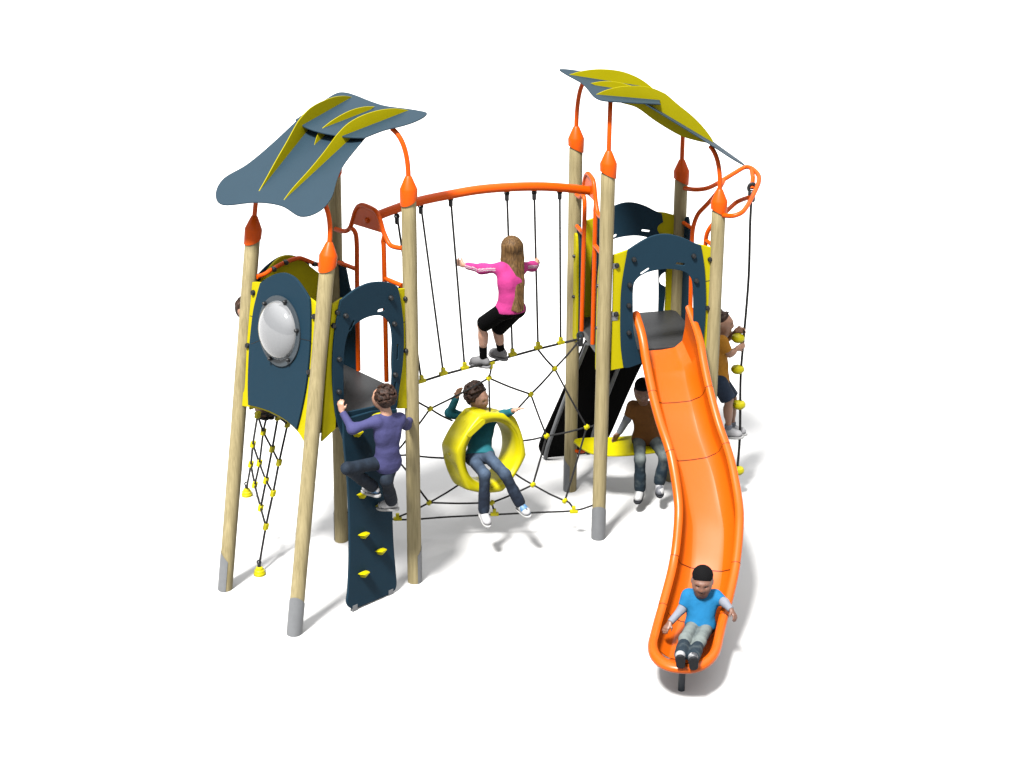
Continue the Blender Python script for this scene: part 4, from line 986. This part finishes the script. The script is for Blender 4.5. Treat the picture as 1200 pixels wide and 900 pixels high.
# boy sitting in the yellow ring
yr = RC[1]; q = Yd(yr)
ring_boy = dict(pel=q(562, 533, -.02), che=q(562, 499, .13), nek=q(562, 481, .15), head=q(559.5, 466, .13), face=V(.82, -.5, -.14), hup=V(-.02, .02, 1), chestf=V(.25, -.97, 0),
            shL=q(577, 489, .15), shR=q(546, 489, .13), elL=q(591, 486, .06), wrL=q(602, 481, -.02), elR=q(527, 484, .12), wrR=q(536, 463, .05),
            hpL=q(571, 534, -.07), hpR=q(553, 537, -.07), knL=q(592, 556, -.28), knR=q(568, 556, -.30), anL=q(610, 591, -.26), anR=q(567, 600, -.28), toL=q(621, 597, -.36), toR=q(573, 611, -.37),
            handL=(q(612, 478, -.04) - q(602, 481, -.02), V(0, -.3, -1), .25, -1), handR=(q(539, 453, .03) - q(536, 463, .05), V(.5, -.8, .1), .35, -1), soleL=V(.1, .15, -1), soleR=V(-.05, .25, -1))
person('curly haired boy in a teal top and blue jeans sitting in the yellow ring', ring_boy, dict(skin=SK_L, hair='curly', hairm=BROWN, brow=BROWN, lip=LIP_L, shirt=cloth('teal_top', (.0032, .040, .050)), sleeve=1.9, hem=.1, trousers=BLUEJ, wear=.7, shoe=BLUE_SHOE, sole=SOLE_W, size=.92, head=.218, loose=.009))

# boy on the climbing wall, seen from behind
def wq(x, y, off=0.0): return fW.wpx(x, y, off)
climber = dict(pel=wq(454, 540, .17), che=wq(454, 503, .19), nek=wq(453, 483, .19), head=wq(449, 465.5, .17), face=V(-.72, .62, .22), hup=V(.1, -.1, 1), chestf=V(-.45, .85, .1),
            shL=wq(441, 493, .18), shR=wq(469, 490, .20), elL=wq(413, 503, .12), wrL=fAC.wpx(400, 481, .05), elR=wq(476, 498, .11), wrR=wq(482, 490, -.06),
            hpL=wq(447, 542, .15), hpR=wq(461, 540, .17), knL=wq(407, 549, .13), knR=wq(453, 563, .19), anL=wq(438, 571, .10), anR=wq(459, 588, .10), toL=wq(430, 576, .045), toR=wq(447, 594, .05),
            handL=(fAC.wpx(399, 473, .045) - fAC.wpx(400, 481, .05), V(.3, .8, .1), .7, -1), handR=(V(-.1, .1, .3), V(-.2, .9, 0), .8, 1))
person('curly haired boy in a violet jumper and dark jeans on the climbing wall', climber, dict(skin=SK_L, hair='curly', hairm=BROWN, brow=BROWN, lip=LIP_L, shirt=cloth('violet_jumper', (.0205, .0205, .057)), sleeve=1.9, hem=.3, trousers=NAVY_D, wear=.5, shoe=BLUE_SHOE, sole=SOLE_W, size=.86, head=.185, seed=5, loose=.014))

# boy at the end of the slide
se, te_, le_, ue_ = pathat(LEN * .9); zb = se[2] - depth_at(LEN * .9)
def zq(x, y, z): return atz(x, y, z)
P0 = zq(821, 733, zb + .10)
q = lambda x, y, dy: W(x, y, P0[1] + dy)
slider = dict(pel=q(821, 731, 0), che=q(822, 704, .06), nek=q(823, 693, .06), head=q(823, 680.5, .03), face=V(-.13, -.98, -.18), hup=V(.02, .02, 1), chestf=V(-.12, -.99, .1),
            shL=q(839, 698.5, .07), shR=q(806, 697.5, .06), elL=q(849, 706, .0), wrL=q(857, 715, -.06), elR=q(799, 714, .02), wrR=q(785, 730, -.06),
            hpL=q(828.5, 735, 0), hpR=q(812.5, 733, 0), knL=q(820, 752, -.25), knR=q(803, 749, -.25), anL=q(812, 771, -.5), anR=q(797.5, 769, -.5), toL=q(812, 764, -.56), toR=q(797, 761, -.56),
            handL=(q(860, 720, -.08) - q(857, 715, -.06), V(-.5, 0, -.8), .6, -1), handR=(q(781, 736, -.08) - q(785, 730, -.06), V(.1, .1, -1), .3, 1), soleL=V(.03, -.86, -.5), soleR=V(-.05, -.86, -.5))
person('boy in a bright blue shirt and black knit cap sliding out of the slide', slider, dict(skin=SK_D, hair='cap', hairm=BLACK, brow=BLACK, lip=LIP_D, shirt=cloth('bright_blue_shirt', (.0025, .050, .112)), sleeve=.75, hem=.22, under=GREYSL, trousers=FADED, wear=1.1, wearto=.95, shoe=DARK_SHOE, sole=SOLE, lace=SOLE_W, size=.86, head=.215, vox=.004, loose=.012))

# boy on the bench
q = Yd(atz(756, 520, BZ)[1])
bencher = dict(pel=q(757, 512, .02), che=q(756, 483, .0), nek=q(754, 471, -.02), head=q(753, 457, -.06), face=V(-.1, -.9, -.42), hup=V(0, -.25, 1), chestf=V(-.05, -1, 0),
            shL=q(770, 477, 0), shR=q(741, 476, 0), elL=q(777, 492, .02), wrL=q(777, 508, .05), elR=q(735, 491, .0), wrR=q(725, 508, .02),
            hpL=q(765, 515, 0), hpR=q(749, 515, 0), knL=q(779, 535, -.22), knR=q(750, 538, -.24), anL=q(772.5, 566, -.20), anR=q(750, 574, -.22), toL=q(774, 575, -.3), toR=q(746, 583, -.33),
            handL=(V(.02, .1, -.3), V(-.3, -1, 0), .4, -1), handR=(q(721, 513, .02) - q(725, 508, .02), V(.3, -.8, -.3), .35, 1), soleL=V(0, .2, -1), soleR=V(0, .12, -1))
person('boy in a rust brown shirt and black knit cap sitting on the yellow bench', bencher, dict(skin=SK_D, hair='cap', hairm=BLACK, brow=BLACK, lip=LIP_D, shirt=cloth('rust_shirt', (.06, .024, .005)), sleeve=.75, hem=.25, under=GREYSL, trousers=FADED, wear=.75, shoe=WHITE_SHOE, sole=SOLE, size=.92, head=.2))

# boy on the hanging rope
q = Yd(-2.112)
roper = dict(pel=q(842, 441, .02), che=q(842, 407, .02), nek=q(843, 392, .02), head=q(847, 378, .02), face=V(.97, -.25, -.06), hup=V(.06, .02, 1), chestf=V(1, -.15, 0),
            shL=q(846, 396, .12), shR=q(846, 400, -.09), elL=q(854, 396, .10), wrL=q(863, 387.5, .03), elR=q(855, 415.5, -.09), wrR=q(864, 408.5, -.04),
            hpL=q(843, 445, .07), hpR=q(842, 447, -.06), knL=q(858, 467, .07), knR=q(854, 469, -.06), anL=q(858, 501, .05), anR=q(853.5, 504, -.045), toL=q(869, 510, .05), toR=q(867, 515, -.05),
            handL=(V(.3, -.1, .06), V(0, -1, 0), .75, -1), handR=(V(.3, .12, .12), V(0, .9, 0), .75, -1), soleL=V(0, 0, -1), soleR=V(0, 0, -1))
person('boy in an amber shirt and navy shorts climbing the hanging rope', roper, dict(skin=SK_T, hair='short', hairm=CHEST, brow=CHEST, lip=LIP_L, shirt=cloth('amber_shirt', (.17, .072, .006)), sleeve=.72, hem=.28, trousers=cloth('navy_shorts', (.0075, .0125, .023)), leg=.92, loose=.016, shoe=mat('white_shoe', (.13, .13, .135), .7, .15, var=.2, scale=18), sole=SOLE_W, sock=GREYSL, sockh=.2, size=.95, head=.2))

# child on the climbing net, mostly hidden behind the window panel
q = Yd(fBD.wpx(309, 482, .12)[1])
netter = dict(pel=q(303, 432, .12), che=q(297, 396, .12), nek=q(293, 377, .1), head=q(288.5, 363, .06), face=V(.6, -.5, .1), hup=V(0, .02, 1), chestf=V(.7, -.6, 0),
            shL=q(303, 384, .2), shR=q(293, 388, .0), elL=q(309, 396, .16), wrL=q(316, 385, .05), elR=q(297, 404, -.02), wrR=q(308, 396, -.05),
            hpL=q(305, 434, .16), hpR=q(297, 436, .06), knL=q(316, 450, .06), knR=q(310, 455, -.02), anL=q(311, 477, .04), anR=q(304, 478, .0), toL=q(319, 484, -.04), toR=q(312, 485, -.07),
            handL=(V(.1, -.1, .2), V(.5, -.5, 0), .7, 1), handR=(V(.1, -.1, .2), V(.5, -.5, 0), .7, 1))
person('brown haired child on the left climbing net, mostly hidden behind the bubble window panel', netter, dict(skin=SK_T, hair='short', hairm=CHEST, brow=CHEST, lip=LIP_L, shirt=cloth('olive_shirt', (.05, .045, .02)), sleeve=.8, hem=.25, trousers=NAVY_D, leg=1.9, loose=.008, shoe=mat('brown_shoe', (.045, .028, .018), .8, .1, var=.4, scale=20), sole=SOLE, size=.85, head=.195, facework=0))
WORLD = 1.0; SUN = 4.9; EXPO = 2.1

# ------------------------------------------------------------------ camera, light
cd = bpy.data.cameras.new('camera'); cam = bpy.data.objects.new('camera', cd); col.objects.link(cam)
cam.location = CAM; cam.rotation_euler = (R(90 - 23), 0, 0); cd.lens = 36 * FPX / 1200; cd.sensor_width = 36; cd.clip_end = 2000; cd.clip_start = .1
sc.camera = cam
w = bpy.data.worlds.new('World'); sc.world = w; w.use_nodes = True
t = w.node_tree; bg = t.nodes['Background']
tc = t.nodes.new('ShaderNodeTexCoord'); sp = t.nodes.new('ShaderNodeSeparateXYZ'); t.links.new(tc.outputs['Generated'], sp.inputs[0])
rp_ = t.nodes.new('ShaderNodeValToRGB'); t.links.new(sp.outputs['Z'], rp_.inputs[0])
e = rp_.color_ramp.elements; e[0].position = .25; e[0].color = (.10, .103, .108, 1); e[1].position = .9; e[1].color = (1, 1, 1, 1)
t.links.new(rp_.outputs[0], bg.inputs['Color']); bg.inputs['Strength'].default_value = WORLD
sl = bpy.data.lights.new('sun', 'SUN'); sl.energy = SUN; sl.angle = R(9); sl.color = (1, .98, .95)
so = bpy.data.objects.new('sun', sl); col.objects.link(so)
so.rotation_euler = Vector((.27, .54, -1.0)).to_track_quat('-Z', 'Y').to_euler()
vs_ = sc.view_settings; vs_.view_transform = 'Standard'; vs_.look = 'None'; vs_.exposure = EXPO; vs_.gamma = 1; vs_.use_curve_mapping = False
sc.cycles.max_bounces = 6; sc.cycles.use_denoising = True
